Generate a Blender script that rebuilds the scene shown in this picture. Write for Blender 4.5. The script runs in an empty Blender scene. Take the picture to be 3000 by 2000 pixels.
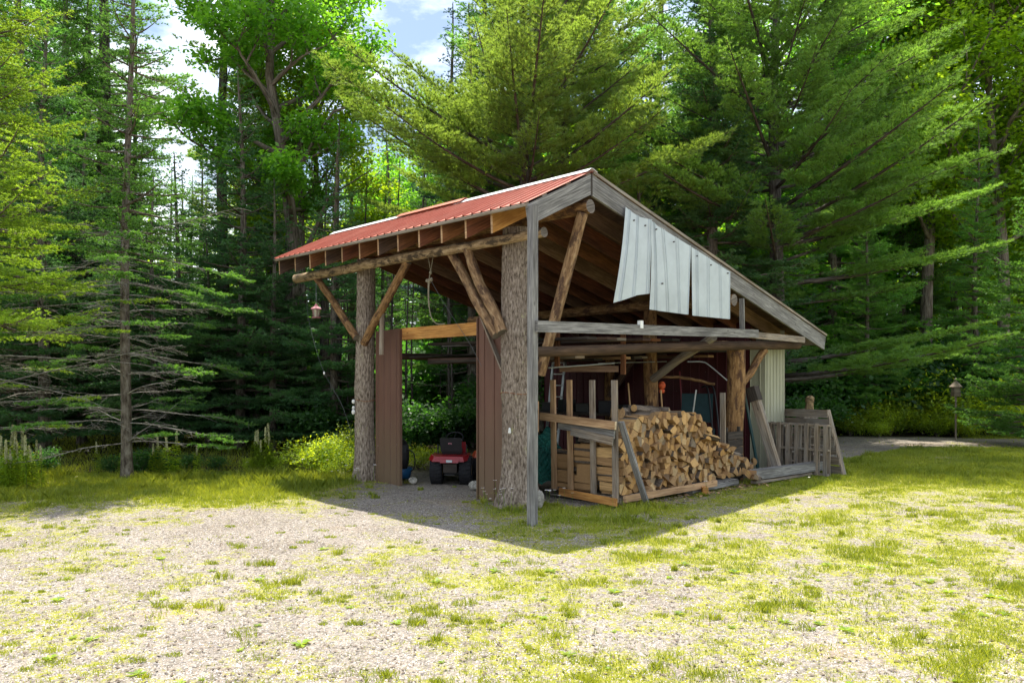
import bpy, math, random
import numpy as np
from mathutils import Vector, Matrix
random.seed(7)
SC = bpy.context.scene
COL = SC.collection
R_ = math.radians
# ------------------------------------------------------------------ camera
cam_d = bpy.data.cameras.new("camera"); cam = bpy.data.objects.new("camera", cam_d); COL.objects.link(cam)
cam.location = (0, 0, 2.0); cam.rotation_euler = (R_(90), 0, 0)
cam_d.lens = 27.0; cam_d.sensor_width = 36.0; cam_d.shift_y = 0.0333
cam_d.clip_start = 0.1; cam_d.clip_end = 2000
SC.camera = cam
# ------------------------------------------------------------------ sun and sky
SUN_HEAD = (-0.196, 0.98); SUN_EL = 69.0
wld = bpy.data.worlds.new("World"); SC.world = wld; wld.use_nodes = True
nt = wld.node_tree; nt.nodes.clear()
out = nt.nodes.new("ShaderNodeOutputWorld"); bg = nt.nodes.new("ShaderNodeBackground")
sky = nt.nodes.new("ShaderNodeTexSky"); sky.sky_type = 'NISHITA'; sky.sun_disc = False
sky.sun_elevation = R_(SUN_EL); sky.sun_rotation = math.atan2(SUN_HEAD[0], SUN_HEAD[1])
sky.air_density = 1.0; sky.dust_density = 1.2; sky.ozone_density = 1.0
tc = nt.nodes.new("ShaderNodeTexCoord")
mp = nt.nodes.new("ShaderNodeMapping"); mp.inputs['Scale'].default_value = (1.0, 1.0, 2.2); mp.inputs['Location'].default_value = (0.35, 0.1, 0.25)
nz = nt.nodes.new("ShaderNodeTexNoise"); nz.inputs['Scale'].default_value = 3.2; nz.inputs['Detail'].default_value = 9; nz.inputs['Roughness'].default_value = 0.58
cr = nt.nodes.new("ShaderNodeValToRGB"); cr.color_ramp.elements[0].position = 0.44; cr.color_ramp.elements[1].position = 0.60
mx = nt.nodes.new("ShaderNodeMixRGB"); mx.inputs[2].default_value = (11, 11.6, 12.4, 1)
nt.links.new(tc.outputs['Generated'], mp.inputs['Vector']); nt.links.new(mp.outputs[0], nz.inputs['Vector'])
nt.links.new(nz.outputs['Fac'], cr.inputs[0]); nt.links.new(cr.outputs[0], mx.inputs[0])
nt.links.new(sky.outputs[0], mx.inputs[1]); nt.links.new(mx.outputs[0], bg.inputs[0]); bg.inputs[1].default_value = 0.105
nt.links.new(bg.outputs[0], out.inputs[0])
sun_d = bpy.data.lights.new("sun", 'SUN'); sun_d.energy = 5.0; sun_d.angle = R_(0.6); sun_d.color = (1.0, 0.94, 0.83)
sun = bpy.data.objects.new("sun", sun_d); COL.objects.link(sun)
_e = R_(SUN_EL); _d = Vector((-SUN_HEAD[0]*math.cos(_e), -SUN_HEAD[1]*math.cos(_e), -math.sin(_e)))
sun.rotation_euler = _d.to_track_quat('-Z', 'Y').to_euler(); sun.location = (-5, 20, 40)
SC.view_settings.view_transform = 'Standard'; SC.view_settings.look = 'None'
SC.view_settings.exposure = 0.95; SC.view_settings.gamma = 1.0
SC.render.engine = 'CYCLES'
cy = SC.cycles; cy.max_bounces = 7; cy.diffuse_bounces = 4; cy.transmission_bounces = 4; cy.glossy_bounces = 2; cy.transparent_max_bounces = 8
cy.use_denoising = True
cy.sample_clamp_indirect = 6

# ------------------------------------------------------------------ building frame: u along the ridge, v down the gable
PX, PY = 0.233, 10.47
def W(u, v, z): return Vector((PX - .699*u + .715*v, PY + .715*u + .699*v, z))
UD = Vector((-.699, .715, 0)); VD = Vector((.715, .699, 0)); ZD = Vector((0, 0, 1))
def at(px, D, z=0.0): return Vector(((px-1500)/2250.0*D, D, z))

# ------------------------------------------------------------------ materials
def newmat(name):
    m = bpy.data.materials.new(name); m.use_nodes = True; t = m.node_tree; t.nodes.clear()
    o = t.nodes.new("ShaderNodeOutputMaterial"); return m, t, o
def N(t, typ, **kw):
    n = t.nodes.new(typ)
    for k, v in kw.items():
        if k in n.inputs: n.inputs[k].default_value = v
        else: setattr(n, k, v)
    return n
def ramp(t, fac, stops):
    r = t.nodes.new("ShaderNodeValToRGB"); e = r.color_ramp.elements
    while len(e) < len(stops): e.new(0.5)
    for i, (p, c) in enumerate(stops): e[i].position = p; e[i].color = (*c, 1) if len(c) == 3 else c
    t.links.new(fac, r.inputs[0]); return r.outputs[0]
def mixc(t, f, a, b, mode='MIX'):
    m = t.nodes.new("ShaderNodeMixRGB"); m.blend_type = mode
    for i, x in ((0, f), (1, a), (2, b)):
        if hasattr(x, 'is_linked'): t.links.new(x, m.inputs[i])
        else: m.inputs[i].default_value = x if i == 0 else (*x, 1)
    return m.outputs[0]
def math_(t, op, a, b=0.0):
    m = t.nodes.new("ShaderNodeMath"); m.operation = op
    for i, x in ((0, a), (1, b)):
        if hasattr(x, 'is_linked'): t.links.new(x, m.inputs[i])
        else: m.inputs[i].default_value = x
    return m.outputs[0]
def bump(t, h, strength=0.5, dist=0.01):
    b = t.nodes.new("ShaderNodeBump"); b.inputs['Strength'].default_value = strength; b.inputs['Distance'].default_value = dist
    t.links.new(h, b.inputs['Height']); return b.outputs[0]
def noise(t, vec, scale, detail=4, rough=.55):
    n = t.nodes.new("ShaderNodeTexNoise"); n.inputs['Scale'].default_value = scale; n.inputs['Detail'].default_value = detail; n.inputs['Roughness'].default_value = rough
    if vec is not None: t.links.new(vec, n.inputs['Vector'])
    return n.outputs['Fac']
def uvmap(t, sx, sy):
    u = t.nodes.new("ShaderNodeTexCoord"); m = t.nodes.new("ShaderNodeMapping"); m.inputs['Scale'].default_value = (sx, sy, 1)
    t.links.new(u.outputs['UV'], m.inputs['Vector']); return m.outputs[0]
def princ(t, o, col, rough=.8, spec=.3, metal=0.0, nrm=None):
    p = t.nodes.new("ShaderNodeBsdfPrincipled"); p.inputs['Roughness'].default_value = rough
    p.inputs['Specular IOR Level'].default_value = spec; p.inputs['Metallic'].default_value = metal
    if hasattr(col, 'is_linked'): t.links.new(col, p.inputs['Base Color'])
    else: p.inputs['Base Color'].default_value = (*col, 1)
    if nrm is not None: t.links.new(nrm, p.inputs['Normal'])
    t.links.new(p.outputs[0], o.inputs[0]); return p

def wood(name, dark, mid, light, stain=None, stain_amt=.5, rough=.85, knots=True):
    m, t, o = newmat(name)
    g = noise(t, uvmap(t, 2.2, 46), 1.0, 5, .62)
    g2 = noise(t, uvmap(t, .9, 5), 1.0, 5, .6)
    c = ramp(t, g, [(.30, dark), (.5, mid), (.70, light)])
    c2 = ramp(t, g2, [(.35, (.55, .52, .5)), (.6, (1.15, 1.12, 1.1))])
    c = mixc(t, .8, c, c2, 'MULTIPLY')
    if stain:
        s = ramp(t, noise(t, uvmap(t, .7, 2.5), 1.6, 6, .7), [(.42, (0, 0, 0)), (.66, (1, 1, 1))])
        c = mixc(t, math_(t, 'MULTIPLY', s, stain_amt), c, stain)
    if knots:
        v = t.nodes.new("ShaderNodeTexVoronoi"); v.inputs['Scale'].default_value = 1.0; t.links.new(uvmap(t, 2.6, 7), v.inputs['Vector'])
        k = ramp(t, v.outputs['Distance'], [(.03, (1, 1, 1)), (.12, (0, 0, 0))])
        c = mixc(t, math_(t, 'MULTIPLY', k, .75), c, (dark[0]*.45, dark[1]*.42, dark[2]*.4))
    princ(t, o, c, rough, .2, 0, bump(t, g, .5, .006)); return m
M = {}
M['grey'] = wood('weathered_grey_wood', (.085, .083, .078), (.225, .222, .21), (.42, .415, .395), (.075, .072, .075), .55)
M['greybrown'] = wood('weathered_brown_wood', (.09, .07, .05), (.24, .19, .14), (.40, .34, .27), (.28, .29, .28), .45)
M['tan'] = wood('tan_plank', (.22, .13, .07), (.44, .28, .15), (.60, .42, .25), (.2, .12, .08), .3)
M['orange'] = wood('orange_plank', (.30, .12, .03), (.52, .26, .075), (.66, .38, .13), (.2, .08, .03), .5)
M['rafter'] = wood('stained_rafter', (.12, .052, .024), (.25, .105, .045), (.38, .18, .08), (.07, .035, .025), .8)
M['rafter_red'] = wood('red_brown_rafter', (.11, .04, .024), (.22, .08, .045), (.36, .15, .08), (.07, .04, .03), .8)
M['rafter_light'] = wood('dusty_rafter', (.16, .10, .06), (.30, .19, .12), (.42, .29, .19), (.12, .07, .05), .7)
M['darklog'] = wood('dark_brown_log', (.035, .023, .015), (.085, .052, .032), (.15, .10, .065), (.05, .035, .025), .7)
M['logend'] = wood('weathered_log_end', (.07, .06, .055), (.17, .15, .13), (.28, .25, .22), knots=False)
M['rafter_dark'] = wood('dark_rafter', (.045, .03, .025), (.12, .075, .055), (.22, .14, .10), (.05, .035, .03), .7)
M['darkwood'] = wood('near_black_wood', (.02, .018, .016), (.05, .042, .036), (.09, .075, .06))
M['palewood'] = wood('pale_plank_end', (.5, .4, .25), (.65, .52, .34), (.75, .62, .42), knots=False)

def peeled(name, dark, mid, light, bark):
    m, t, o = newmat(name)
    g = noise(t, uvmap(t, 5, 22), 1.0, 6, .65); b = noise(t, uvmap(t, 3.2, 7), 1.0, 6, .72)
    c = ramp(t, g, [(.3, dark), (.52, mid), (.72, light)])
    c = mixc(t, ramp(t, b, [(.50, (0, 0, 0)), (.58, (1, 1, 1))]), c, bark)
    princ(t, o, c, .88, .2, 0, bump(t, math_(t, 'ADD', g, b), .7, .02)); return m
M['peeled'] = peeled('peeled_log', (.10, .055, .028), (.27, .165, .085), (.47, .34, .20), (.09, .052, .034))
M['peeled_or'] = peeled('orange_peeled_log', (.10, .05, .02), (.25, .14, .06), (.42, .27, .13), (.085, .045, .027))
M['beamlog'] = peeled('pale_beam_log', (.13, .085, .045), (.36, .255, .15), (.60, .47, .32), (.075, .055, .04))

def bark(name, dark, mid, light, su=2.4, sv=17, lichen=None, d=.03, moss=0):
    m, t, o = newmat(name)
    g = noise(t, uvmap(t, su, sv), 1.0, 7, .68)
    g2 = noise(t, uvmap(t, 1.1, 2.0), 1.0, 5, .6)
    c = ramp(t, g, [(.36, dark), (.49, mid), (.66, light)])
    c = mixc(t, .7, c, ramp(t, g2, [(.35, (.65, .6, .55)), (.65, (1.2, 1.18, 1.15))]), 'MULTIPLY')
    if lichen:
        l = ramp(t, noise(t, uvmap(t, 2.2, 2.6), 1.7, 6, .75), [(.60, (0, 0, 0)), (.66, (1, 1, 1))])
        c = mixc(t, math_(t, 'MULTIPLY', l, .7), c, lichen)
    princ(t, o, c, .95, .1, 0, bump(t, g, 1.0, d)); return m
M['bark'] = bark('fissured_bark', (.07, .052, .040), (.245, .20, .16), (.45, .39, .33), 11, 38, (.42, .40, .22))
M['pinebark'] = bark('pine_bark', (.03, .026, .022), (.085, .075, .066), (.16, .145, .13), 3, 10)
M['sprucebark'] = bark('spruce_bark', (.05, .04, .032), (.14, .12, .095), (.25, .23, .19), 5, 9, (.30, .33, .28))
M['maplebark'] = bark('maple_bark', (.06, .05, .042), (.16, .135, .11), (.28, .25, .21), 2.5, 9, (.30, .32, .26))
M['deadwood'] = bark('lichened_dead_twig', (.09, .085, .075), (.22, .21, .185), (.40, .40, .36), 3, 6)
M['logbark'] = bark('firewood_bark', (.045, .035, .028), (.15, .12, .095), (.28, .235, .19), 3, 14)

def plain(name, col, rough=.6, spec=.3, metal=0, var=.12, scale=9):
    m, t, o = newmat(name); c = t.nodes.new("ShaderNodeTexCoord")
    n = noise(t, c.outputs['Object'], scale, 7, .65)
    lo = tuple(x*(1-var*2) for x in col); hi = tuple(min(1, x*(1+var)) for x in col)
    princ(t, o, ramp(t, n, [(.35, lo), (.65, hi)]), rough, spec, metal, bump(t, n, .15, .01)); return m
def roofmat():
    m, t, o = newmat('faded_red_metal_roof'); n = noise(t, uvmap(t, 1.2, 9), 1, 6, .65); n2 = noise(t, uvmap(t, .9, 1.1), 1, 5, .6); n3 = noise(t, uvmap(t, 16, 16), 1, 5, .75)
    c = ramp(t, n, [(.3, (.34, .078, .042)), (.7, (.47, .14, .082))]); c = mixc(t, ramp(t, n2, [(.45, (0, 0, 0)), (.75, (.5, .5, .5))]), c, (.46, .21, .14))
    c = mixc(t, ramp(t, n3, [(.62, (0, 0, 0)), (.68, (.7, .7, .7))]), c, (.12, .07, .04)); princ(t, o, c, .5, .4, 0, bump(t, n2, .2, .02)); return m
M['redroof'] = roofmat()
M['whitemetal'] = plain('white_sheet_metal', (.47, .52, .535), .45, .4, 0, .06, 2)
M['capwhite'] = plain('white_ridge_cap', (.82, .84, .86), .35, .5, 0, .05, 3)
M['rust'] = plain('rusty_edge', (.30, .13, .06), .8, .2, 0, .3, 20)
M['brown'] = None; M['red'] = None; M['cream'] = None
def siding(name, col, dirt, lowdirt=.8):
    m, t, o = newmat(name); c = t.nodes.new("ShaderNodeTexCoord")
    n = noise(t, uvmap(t, .8, 6), 1.2, 6, .65)
    n2 = noise(t, c.outputs['Object'], 1.6, 5, .6)
    sx = t.nodes.new("ShaderNodeSeparateXYZ"); g = t.nodes.new("ShaderNodeNewGeometry"); t.links.new(g.outputs['Position'], sx.inputs[0])
    lo = ramp(t, math_(t, 'ADD', math_(t, 'MULTIPLY', sx.outputs['Z'], .5), math_(t, 'MULTIPLY', n2, .5)), [(.25, (1, 1, 1)), (1.0, (0, 0, 0))])
    cc = ramp(t, n, [(.3, tuple(x*.82 for x in col)), (.7, tuple(x*1.12 for x in col))])
    cc = mixc(t, math_(t, 'MULTIPLY', lo, lowdirt), cc, dirt)
    v = t.nodes.new("ShaderNodeTexVoronoi"); v.inputs['Scale'].default_value = 1; t.links.new(uvmap(t, 4, 9), v.inputs['Vector'])
    sp = ramp(t, v.outputs['Distance'], [(.035, (1, 1, 1)), (.05, (0, 0, 0))])
    cc = mixc(t, math_(t, 'MULTIPLY', sp, .35), cc, (.5, .45, .38))
    princ(t, o, cc, .55, .35); return m
M['brown'] = siding('brown_metal_siding', (.135, .066, .045), (.15, .105, .06))
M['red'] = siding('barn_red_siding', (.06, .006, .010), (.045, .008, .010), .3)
M['cream'] = siding('cream_metal_siding', (.38, .375, .27), (.27, .28, .21), .5)
M['black'] = plain('black_plastic', (.018, .018, .02), .5, .4)
M['rubber'] = plain('tyre_rubber', (.022, .022, .024), .9, .15, 0, .2, 30)
M['mowred'] = plain('glossy_red_paint', (.24, .006, .010), .3, .5, 0, .05)
M['moworange'] = plain('orange_red_paint', (.60, .10, .03), .35, .5, 0, .05)
M['rim'] = plain('tan_wheel_rim', (.45, .30, .16), .5)
M['alu'] = plain('aluminium', (.40, .42, .42), .35, .5, .6, .05)
M['teal'] = plain('teal_plastic', (.008, .045, .05), .5, .4)
M['blue'] = plain('blue_plastic', (.012, .10, .24), .5, .4)
M['tarp'] = plain('green_tarp', (.008, .10, .075), .6, .3, 0, .3, 4)
M['rope'] = plain('frayed_rope', (.26, .23, .17), .9, .1)
M['line'] = plain('thin_grey_line', (.12, .13, .13), .7)
M['pink'] = plain('faded_pink_plastic', (.42, .17, .20), .5)
M['clearp'] = plain('cloudy_seed_panel', (.50, .48, .36), .3, .5)
M['white'] = plain('white_ceramic', (.75, .75, .72), .4)
M['stone'] = plain('pale_field_stone', (.38, .36, .31), .9, .1, 0, .3, 14)
M['orangeball'] = plain('orange_rubber_ball', (.75, .13, .04), .6)
M['handle'] = wood('ash_tool_handle', (.35, .2, .09), (.55, .35, .17), (.66, .46, .25), knots=False)
M['carved'] = plain('carved_stump_wood', (.28, .20, .11), .9, .1, 0, .4, 16)
M['sign'] = plain('dark_nail', (.06, .05, .045), .6)

# end grain of firewood (object coordinates), colour varies from log to log
def endgrain():
    m, t, o = newmat('split_end_grain'); c = t.nodes.new("ShaderNodeTexCoord"); oi = t.nodes.new("ShaderNodeObjectInfo")
    base = ramp(t, oi.outputs['Random'], [(0, (.15, .10, .065)), (.18, (.48, .28, .10)), (.35, (.27, .175, .10)), (.55, (.60, .38, .165)), (.72, (.38, .225, .095)), (.86, (.54, .39, .21)), (1, (.20, .16, .12))])
    n = noise(t, c.outputs['Object'], 28, 5, .7)
    cc = mixc(t, .75, base, ramp(t, n, [(.3, (.6, .56, .5)), (.65, (1.15, 1.12, 1.08))]), 'MULTIPLY')
    princ(t, o, cc, .85, .15, 0, bump(t, n, .4, .01)); return m
def splitside():
    m, t, o = newmat('split_log_side'); oi = t.nodes.new("ShaderNodeObjectInfo")
    base = ramp(t, oi.outputs['Random'], [(0, (.45, .28, .13)), (.5, (.32, .20, .10)), (1, (.56, .37, .17))])
    g = noise(t, uvmap(t, 3, 40), 1, 5, .65)
    cc = mixc(t, .9, base, ramp(t, g, [(.3, (.5, .45, .4)), (.65, (1.2, 1.15, 1.1))]), 'MULTIPLY')
    princ(t, o, cc, .85, .15, 0, bump(t, g, .6, .01)); return m
M['end'] = endgrain(); M['side'] = splitside()

def foliage(name, dark, mid, light, trans, tr=.45, gl=.04, ovar=.25):
    """leaf shader: light passes through; the 'tint' attribute only varies leaf colour at random"""
    m, t, o = newmat(name); a = t.nodes.new("ShaderNodeAttribute"); a.attribute_name = 'tint'
    c = ramp(t, a.outputs['Fac'], [(0, dark), (.5, mid), (1, light)])
    c2 = ramp(t, a.outputs['Fac'], [(0, tuple(x*.6 for x in trans)), (1, trans)])
    oi = t.nodes.new("ShaderNodeObjectInfo")
    k = ramp(t, oi.outputs['Random'], [(0, (1-ovar,)*3), (1, (1+ovar,)*3)])
    c = mixc(t, 1, c, k, 'MULTIPLY'); c2 = mixc(t, 1, c2, k, 'MULTIPLY')
    d = t.nodes.new("ShaderNodeBsdfDiffuse"); tl = t.nodes.new("ShaderNodeBsdfTranslucent"); g = t.nodes.new("ShaderNodeBsdfGlossy"); g.inputs['Roughness'].default_value = .5
    t.links.new(c, d.inputs[0]); t.links.new(c2, tl.inputs[0])
    m1 = t.nodes.new("ShaderNodeMixShader"); m1.inputs[0].default_value = tr
    t.links.new(d.outputs[0], m1.inputs[1]); t.links.new(tl.outputs[0], m1.inputs[2])
    m2 = t.nodes.new("ShaderNodeMixShader"); m2.inputs[0].default_value = gl
    t.links.new(m1.outputs[0], m2.inputs[1]); t.links.new(g.outputs[0], m2.inputs[2]); t.links.new(m2.outputs[0], o.inputs[0]); return m
M['f_pine'] = foliage('white_pine_needles', (0.075, 0.15, 0.034), (0.155, 0.275, 0.055), (0.29, 0.44, 0.09), (0.62, 0.86, 0.09), 0.5)
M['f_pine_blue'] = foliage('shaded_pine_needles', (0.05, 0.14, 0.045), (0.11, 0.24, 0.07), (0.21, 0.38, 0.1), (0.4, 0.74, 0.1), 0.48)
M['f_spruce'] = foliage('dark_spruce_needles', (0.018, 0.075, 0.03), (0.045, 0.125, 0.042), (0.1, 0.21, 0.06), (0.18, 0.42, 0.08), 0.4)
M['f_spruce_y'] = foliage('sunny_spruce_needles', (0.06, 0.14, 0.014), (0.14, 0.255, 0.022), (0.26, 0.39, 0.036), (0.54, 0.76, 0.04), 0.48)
M['f_spruce_g'] = foliage('green_spruce_needles', (0.035, 0.12, 0.028), (0.085, 0.22, 0.042), (0.17, 0.36, 0.065), (0.36, 0.76, 0.07), 0.45)
M['f_pine_green'] = foliage('green_pine_needles', (0.06, 0.165, 0.035), (0.135, 0.3, 0.058), (0.27, 0.46, 0.085), (0.5, 0.86, 0.085), 0.5)
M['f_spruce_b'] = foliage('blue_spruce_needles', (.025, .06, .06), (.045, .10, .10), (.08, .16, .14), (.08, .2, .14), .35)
M['f_maple'] = foliage('maple_leaves', (0.06, 0.15, 0.012), (0.14, 0.28, 0.018), (0.27, 0.44, 0.024), (0.66, 0.95, 0.025), 0.55)
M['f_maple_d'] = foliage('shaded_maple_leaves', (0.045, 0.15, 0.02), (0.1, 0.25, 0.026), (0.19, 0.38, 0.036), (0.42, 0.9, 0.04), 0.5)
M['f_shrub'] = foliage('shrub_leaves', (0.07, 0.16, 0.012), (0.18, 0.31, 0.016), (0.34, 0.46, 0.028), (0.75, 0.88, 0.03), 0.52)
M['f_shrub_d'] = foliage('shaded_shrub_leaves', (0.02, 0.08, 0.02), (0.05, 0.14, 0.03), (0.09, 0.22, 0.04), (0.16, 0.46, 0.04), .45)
M['f_grass'] = foliage('grass_blades', (0.1, 0.175, 0.014), (0.23, 0.3, 0.022), (0.42, 0.41, 0.04), (0.6, 0.64, 0.035), 0.4)
M['f_spike'] = foliage('pale_flower_spike', (.30, .32, .12), (.5, .5, .24), (.65, .62, .36), (.5, .5, .2), .3)
M['petal'] = plain('white_petals', (.80, .80, .78), .7, .1, 0, .03)

# ------------------------------------------------------------------ ground patch functions shared by ground colour and grass blades
_rs = np.random.RandomState(11); _tab = _rs.rand(256, 256)
def vnoise(x, y):
    xi = np.floor(x).astype(int); yi = np.floor(y).astype(int); fx = x-xi; fy = y-yi
    fx = fx*fx*(3-2*fx); fy = fy*fy*(3-2*fy)
    a = _tab[xi % 256, yi % 256]; b = _tab[(xi+1) % 256, yi % 256]; c = _tab[xi % 256, (yi+1) % 256]; d = _tab[(xi+1) % 256, (yi+1) % 256]
    return (a*(1-fx)+b*fx)*(1-fy)+(c*(1-fx)+d*fx)*fy
def fbm(x, y, s, o=4):
    r = 0; a = .5; tot = 0
    for i in range(o): r = r+a*vnoise(x*s+17*i, y*s+31*i); tot += a; a *= .55; s *= 2.07
    return r/tot
def sst(x, a, b):
    t = np.clip((x-a)/(b-a), 0, 1); return t*t*(3-2*t)
def ground_px(X, Y): return 1500+2250*X/Y, 1100+4500/Y
def cover(X, Y):
    """smooth share of the ground that is grown over, 0..1"""
    X = np.asarray(X, float); Y = np.asarray(Y, float)
    u = -.699*(X-PX)+.715*(Y-PY); v = .715*(X-PX)+.699*(Y-PY)
    c = .31+0*X
    belt = sst(Y, 10.6, 12.9)*(1-sst(X, -4.0, -1.8)); c = c+.60*belt
    lawn = sst(Y+.25*(X-5), 13.0, 16.0)*sst(X, 3.4, 5.0); c = c+.60*lawn
    moss = sst(X+.9*(9-Y), -1.8, 2.6)*(1-sst(Y, 14, 17)); c = c+.21*moss
    c = c+.5*np.exp(-(((u-.3)/1.15)**2+((v-1.2)/1.6)**2))+.38*np.exp(-(((u+.9)/.6)**2+((v-4.8)/2.8)**2))+.45*np.exp(-(((u-6.0)/.8)**2+((v-.2)/.7)**2))
    c = c-.30*np.exp(-(((u-3.0)/1.2)**2+((v-.6)/1.5)**2))
    c = c-.24*np.exp(-((X+3.1)/2.2)**2-((Y-9.9)/1.0)**2)-.22*np.exp(-((X+1.9)/1.4)**2-((Y-5.9)/.9)**2)-.16*np.exp(-((X-2.6)/1.3)**2-((Y-5.2)/.7)**2)
    # two faint wheel lanes that curve toward the doorway
    for off in (0.0, 1.55):
        lane = X-(-2.6+off+.10*(Y-5)**1.35*.25); c = c-.10*np.exp(-(lane/.28)**2)*(1-sst(Y, 9.5, 11.5))
    inside = sst(u, .25, .6)*sst(v, 1.35, 1.9)*(1-sst(u, 7.0, 7.4)); c = c-inside
    road = sst(X, 4.5, 6)*sst(Y, 21.3, 22.1)*(1-sst(Y, 24.4, 25.2)); c = c-.8*road
    c = c+.5*(fbm(X, Y, .8, 4)-.5)+.85*(fbm(X+31, Y+5, 2.3, 3)-.5)
    return np.clip(c, 0, 1)
def grass_amt(X, Y):
    c = cover(X, Y); n = .35*fbm(X+40, Y+9, 2.6, 3)+.40*fbm(X+7, Y+70, 6.5, 3)+.25*fbm(X+3, Y+20, 15., 2)
    return sst(n, .66-.36*c-.05, .66-.36*c+.05)
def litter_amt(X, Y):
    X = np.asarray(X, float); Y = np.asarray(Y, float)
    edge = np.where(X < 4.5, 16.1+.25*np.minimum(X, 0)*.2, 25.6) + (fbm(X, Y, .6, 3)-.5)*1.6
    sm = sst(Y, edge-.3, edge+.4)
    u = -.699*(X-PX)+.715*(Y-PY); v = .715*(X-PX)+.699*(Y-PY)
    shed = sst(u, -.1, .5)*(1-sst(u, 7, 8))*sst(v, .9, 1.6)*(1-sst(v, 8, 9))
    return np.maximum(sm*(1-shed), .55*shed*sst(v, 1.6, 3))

def axis(lo, hi, fine, far):
    a = list(np.arange(lo, hi+1e-6, fine)); s = fine
    b = a[-1]
    while b < far: s *= 1.35; b += s; a.append(b)
    b = a[0]; s = fine; pre = []
    while b > -far: s *= 1.35; b -= s; pre.append(b)
    return np.array(pre[::-1]+a)
gx = axis(-14, 16, .13, 700); gy = axis(3.2, 28, .11, 700)
GX, GY = np.meshgrid(gx, gy, indexing='ij')
def gz(X, Y):
    X = np.asarray(X, float); Y = np.asarray(Y, float)
    rise = .105*np.maximum(0, Y-31)*sst(Y, 31, 44)*(1-sst(Y, 120, 300)*.8); near = np.exp(-(np.maximum(0, np.hypot(X-2, Y-12)-22)/25)**2)
    return (fbm(X, Y, .35, 3)-.5)*.07*near + (fbm(X+5, Y, 2.2, 3)-.5)*.02*near - .035 + rise
GZ = gz(GX, GY)
me = bpy.data.meshes.new('ground'); nx, ny = GX.shape
co = np.stack([GX, GY, GZ], -1).reshape(-1, 3).astype(np.float32)
idx = np.arange(nx*ny).reshape(nx, ny)
q = np.stack([idx[:-1, :-1], idx[1:, :-1], idx[1:, 1:], idx[:-1, 1:]], -1).reshape(-1, 4)
def fast_mesh(name, co, faces, tint=None, smooth=False):
    me = bpy.data.meshes.new(name); n = len(co); k = faces.shape[1]; f = len(faces)
    me.vertices.add(n); me.vertices.foreach_set('co', np.asarray(co, np.float32).ravel())
    me.loops.add(f*k); me.loops.foreach_set('vertex_index', faces.astype(np.int32).ravel())
    me.polygons.add(f); me.polygons.foreach_set('loop_start', np.arange(0, f*k, k, dtype=np.int32))
    if tint is not None:
        a = me.attributes.new('tint', 'FLOAT', 'POINT'); a.data.foreach_set('value', np.asarray(tint, np.float32))
    if smooth: me.polygons.foreach_set('use_smooth', np.ones(f, bool))
    me.update(calc_edges=True); return me
gme = fast_mesh('ground', co, q, smooth=True)
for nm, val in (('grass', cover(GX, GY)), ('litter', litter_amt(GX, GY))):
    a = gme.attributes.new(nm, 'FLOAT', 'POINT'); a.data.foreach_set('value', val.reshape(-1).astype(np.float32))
def ground_mat():
    m, t, o = newmat('gravel_yard'); g = t.nodes.new("ShaderNodeNewGeometry"); P = g.outputs['Position']
    v = t.nodes.new("ShaderNodeTexVoronoi"); v.inputs['Scale'].default_value = 40; t.links.new(P, v.inputs['Vector'])
    sep = t.nodes.new("ShaderNodeSeparateXYZ"); t.links.new(v.outputs['Color'], sep.inputs[0])
    c = ramp(t, sep.outputs[0], [(0, (.06, .055, .05)), (.2, (.20, .18, .165)), (.45, (.30, .283, .262)), (.7, (.355, .337, .315)), (.85, (.31, .25, .20)), (1, (.50, .48, .45))])
    v2 = t.nodes.new("ShaderNodeTexVoronoi"); v2.inputs['Scale'].default_value = 120; t.links.new(P, v2.inputs['Vector'])
    c = mixc(t, .35, c, ramp(t, v2.outputs['Color'], [(0, (.2, .19, .18)), (1, (.48, .45, .42))]))
    edge = ramp(t, v.outputs['Distance'], [(.0, (1, 1, 1)), (.8, (.55, .53, .5))])
    c = mixc(t, .8, c, edge, 'MULTIPLY')
    big = ramp(t, noise(t, P, .9, 6, .6), [(.35, (.88, .83, .76)), (.65, (1.12, 1.09, 1.04))]); c = mixc(t, 1, c, big, 'MULTIPLY')
    sand = ramp(t, noise(t, P, .55, 3, .5), [(.60, (0, 0, 0)), (.72, (1, 1, 1))]); c = mixc(t, math_(t, 'MULTIPLY', sand, .35), c, (.42, .30, .18))
    ag = t.nodes.new("ShaderNodeAttribute"); ag.attribute_name = 'grass'; al = t.nodes.new("ShaderNodeAttribute"); al.attribute_name = 'litter'
    mn = noise(t, P, 9, 9, .80)
    m2 = math_(t, 'ADD', mn, math_(t, 'MULTIPLY', ag.outputs['Fac'], .30))
    gf = ramp(t, m2, [(.60, (0, 0, 0)), (.67, (1, 1, 1))])
    mc = ramp(t, noise(t, P, 30, 5, .7), [(.3, (.12, .14, .012)), (.5, (.26, .265, .02)), (.7, (.40, .37, .045))])
    c = mixc(t, math_(t, 'MULTIPLY', gf, .82), c, mc)
    br = ramp(t, noise(t, P, 11, 8, .8), [(.66, (0, 0, 0)), (.72, (1, 1, 1))]); c = mixc(t, math_(t, 'MULTIPLY', br, .5), c, (.16, .10, .06))
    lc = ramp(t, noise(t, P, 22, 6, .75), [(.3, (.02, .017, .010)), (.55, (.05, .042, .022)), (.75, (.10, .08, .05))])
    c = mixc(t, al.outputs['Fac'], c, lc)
    h = math_(t, 'SUBTRACT', math_(t, 'MULTIPLY', mn, .6), v.outputs['Distance'])
    princ(t, o, c, .95, .08, 0, bump(t, h, .9, .012)); return m
gme.materials.append(ground_mat())
ground = bpy.data.objects.new('ground', gme); COL.objects.link(ground); ground['kind'] = 'structure'
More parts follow.
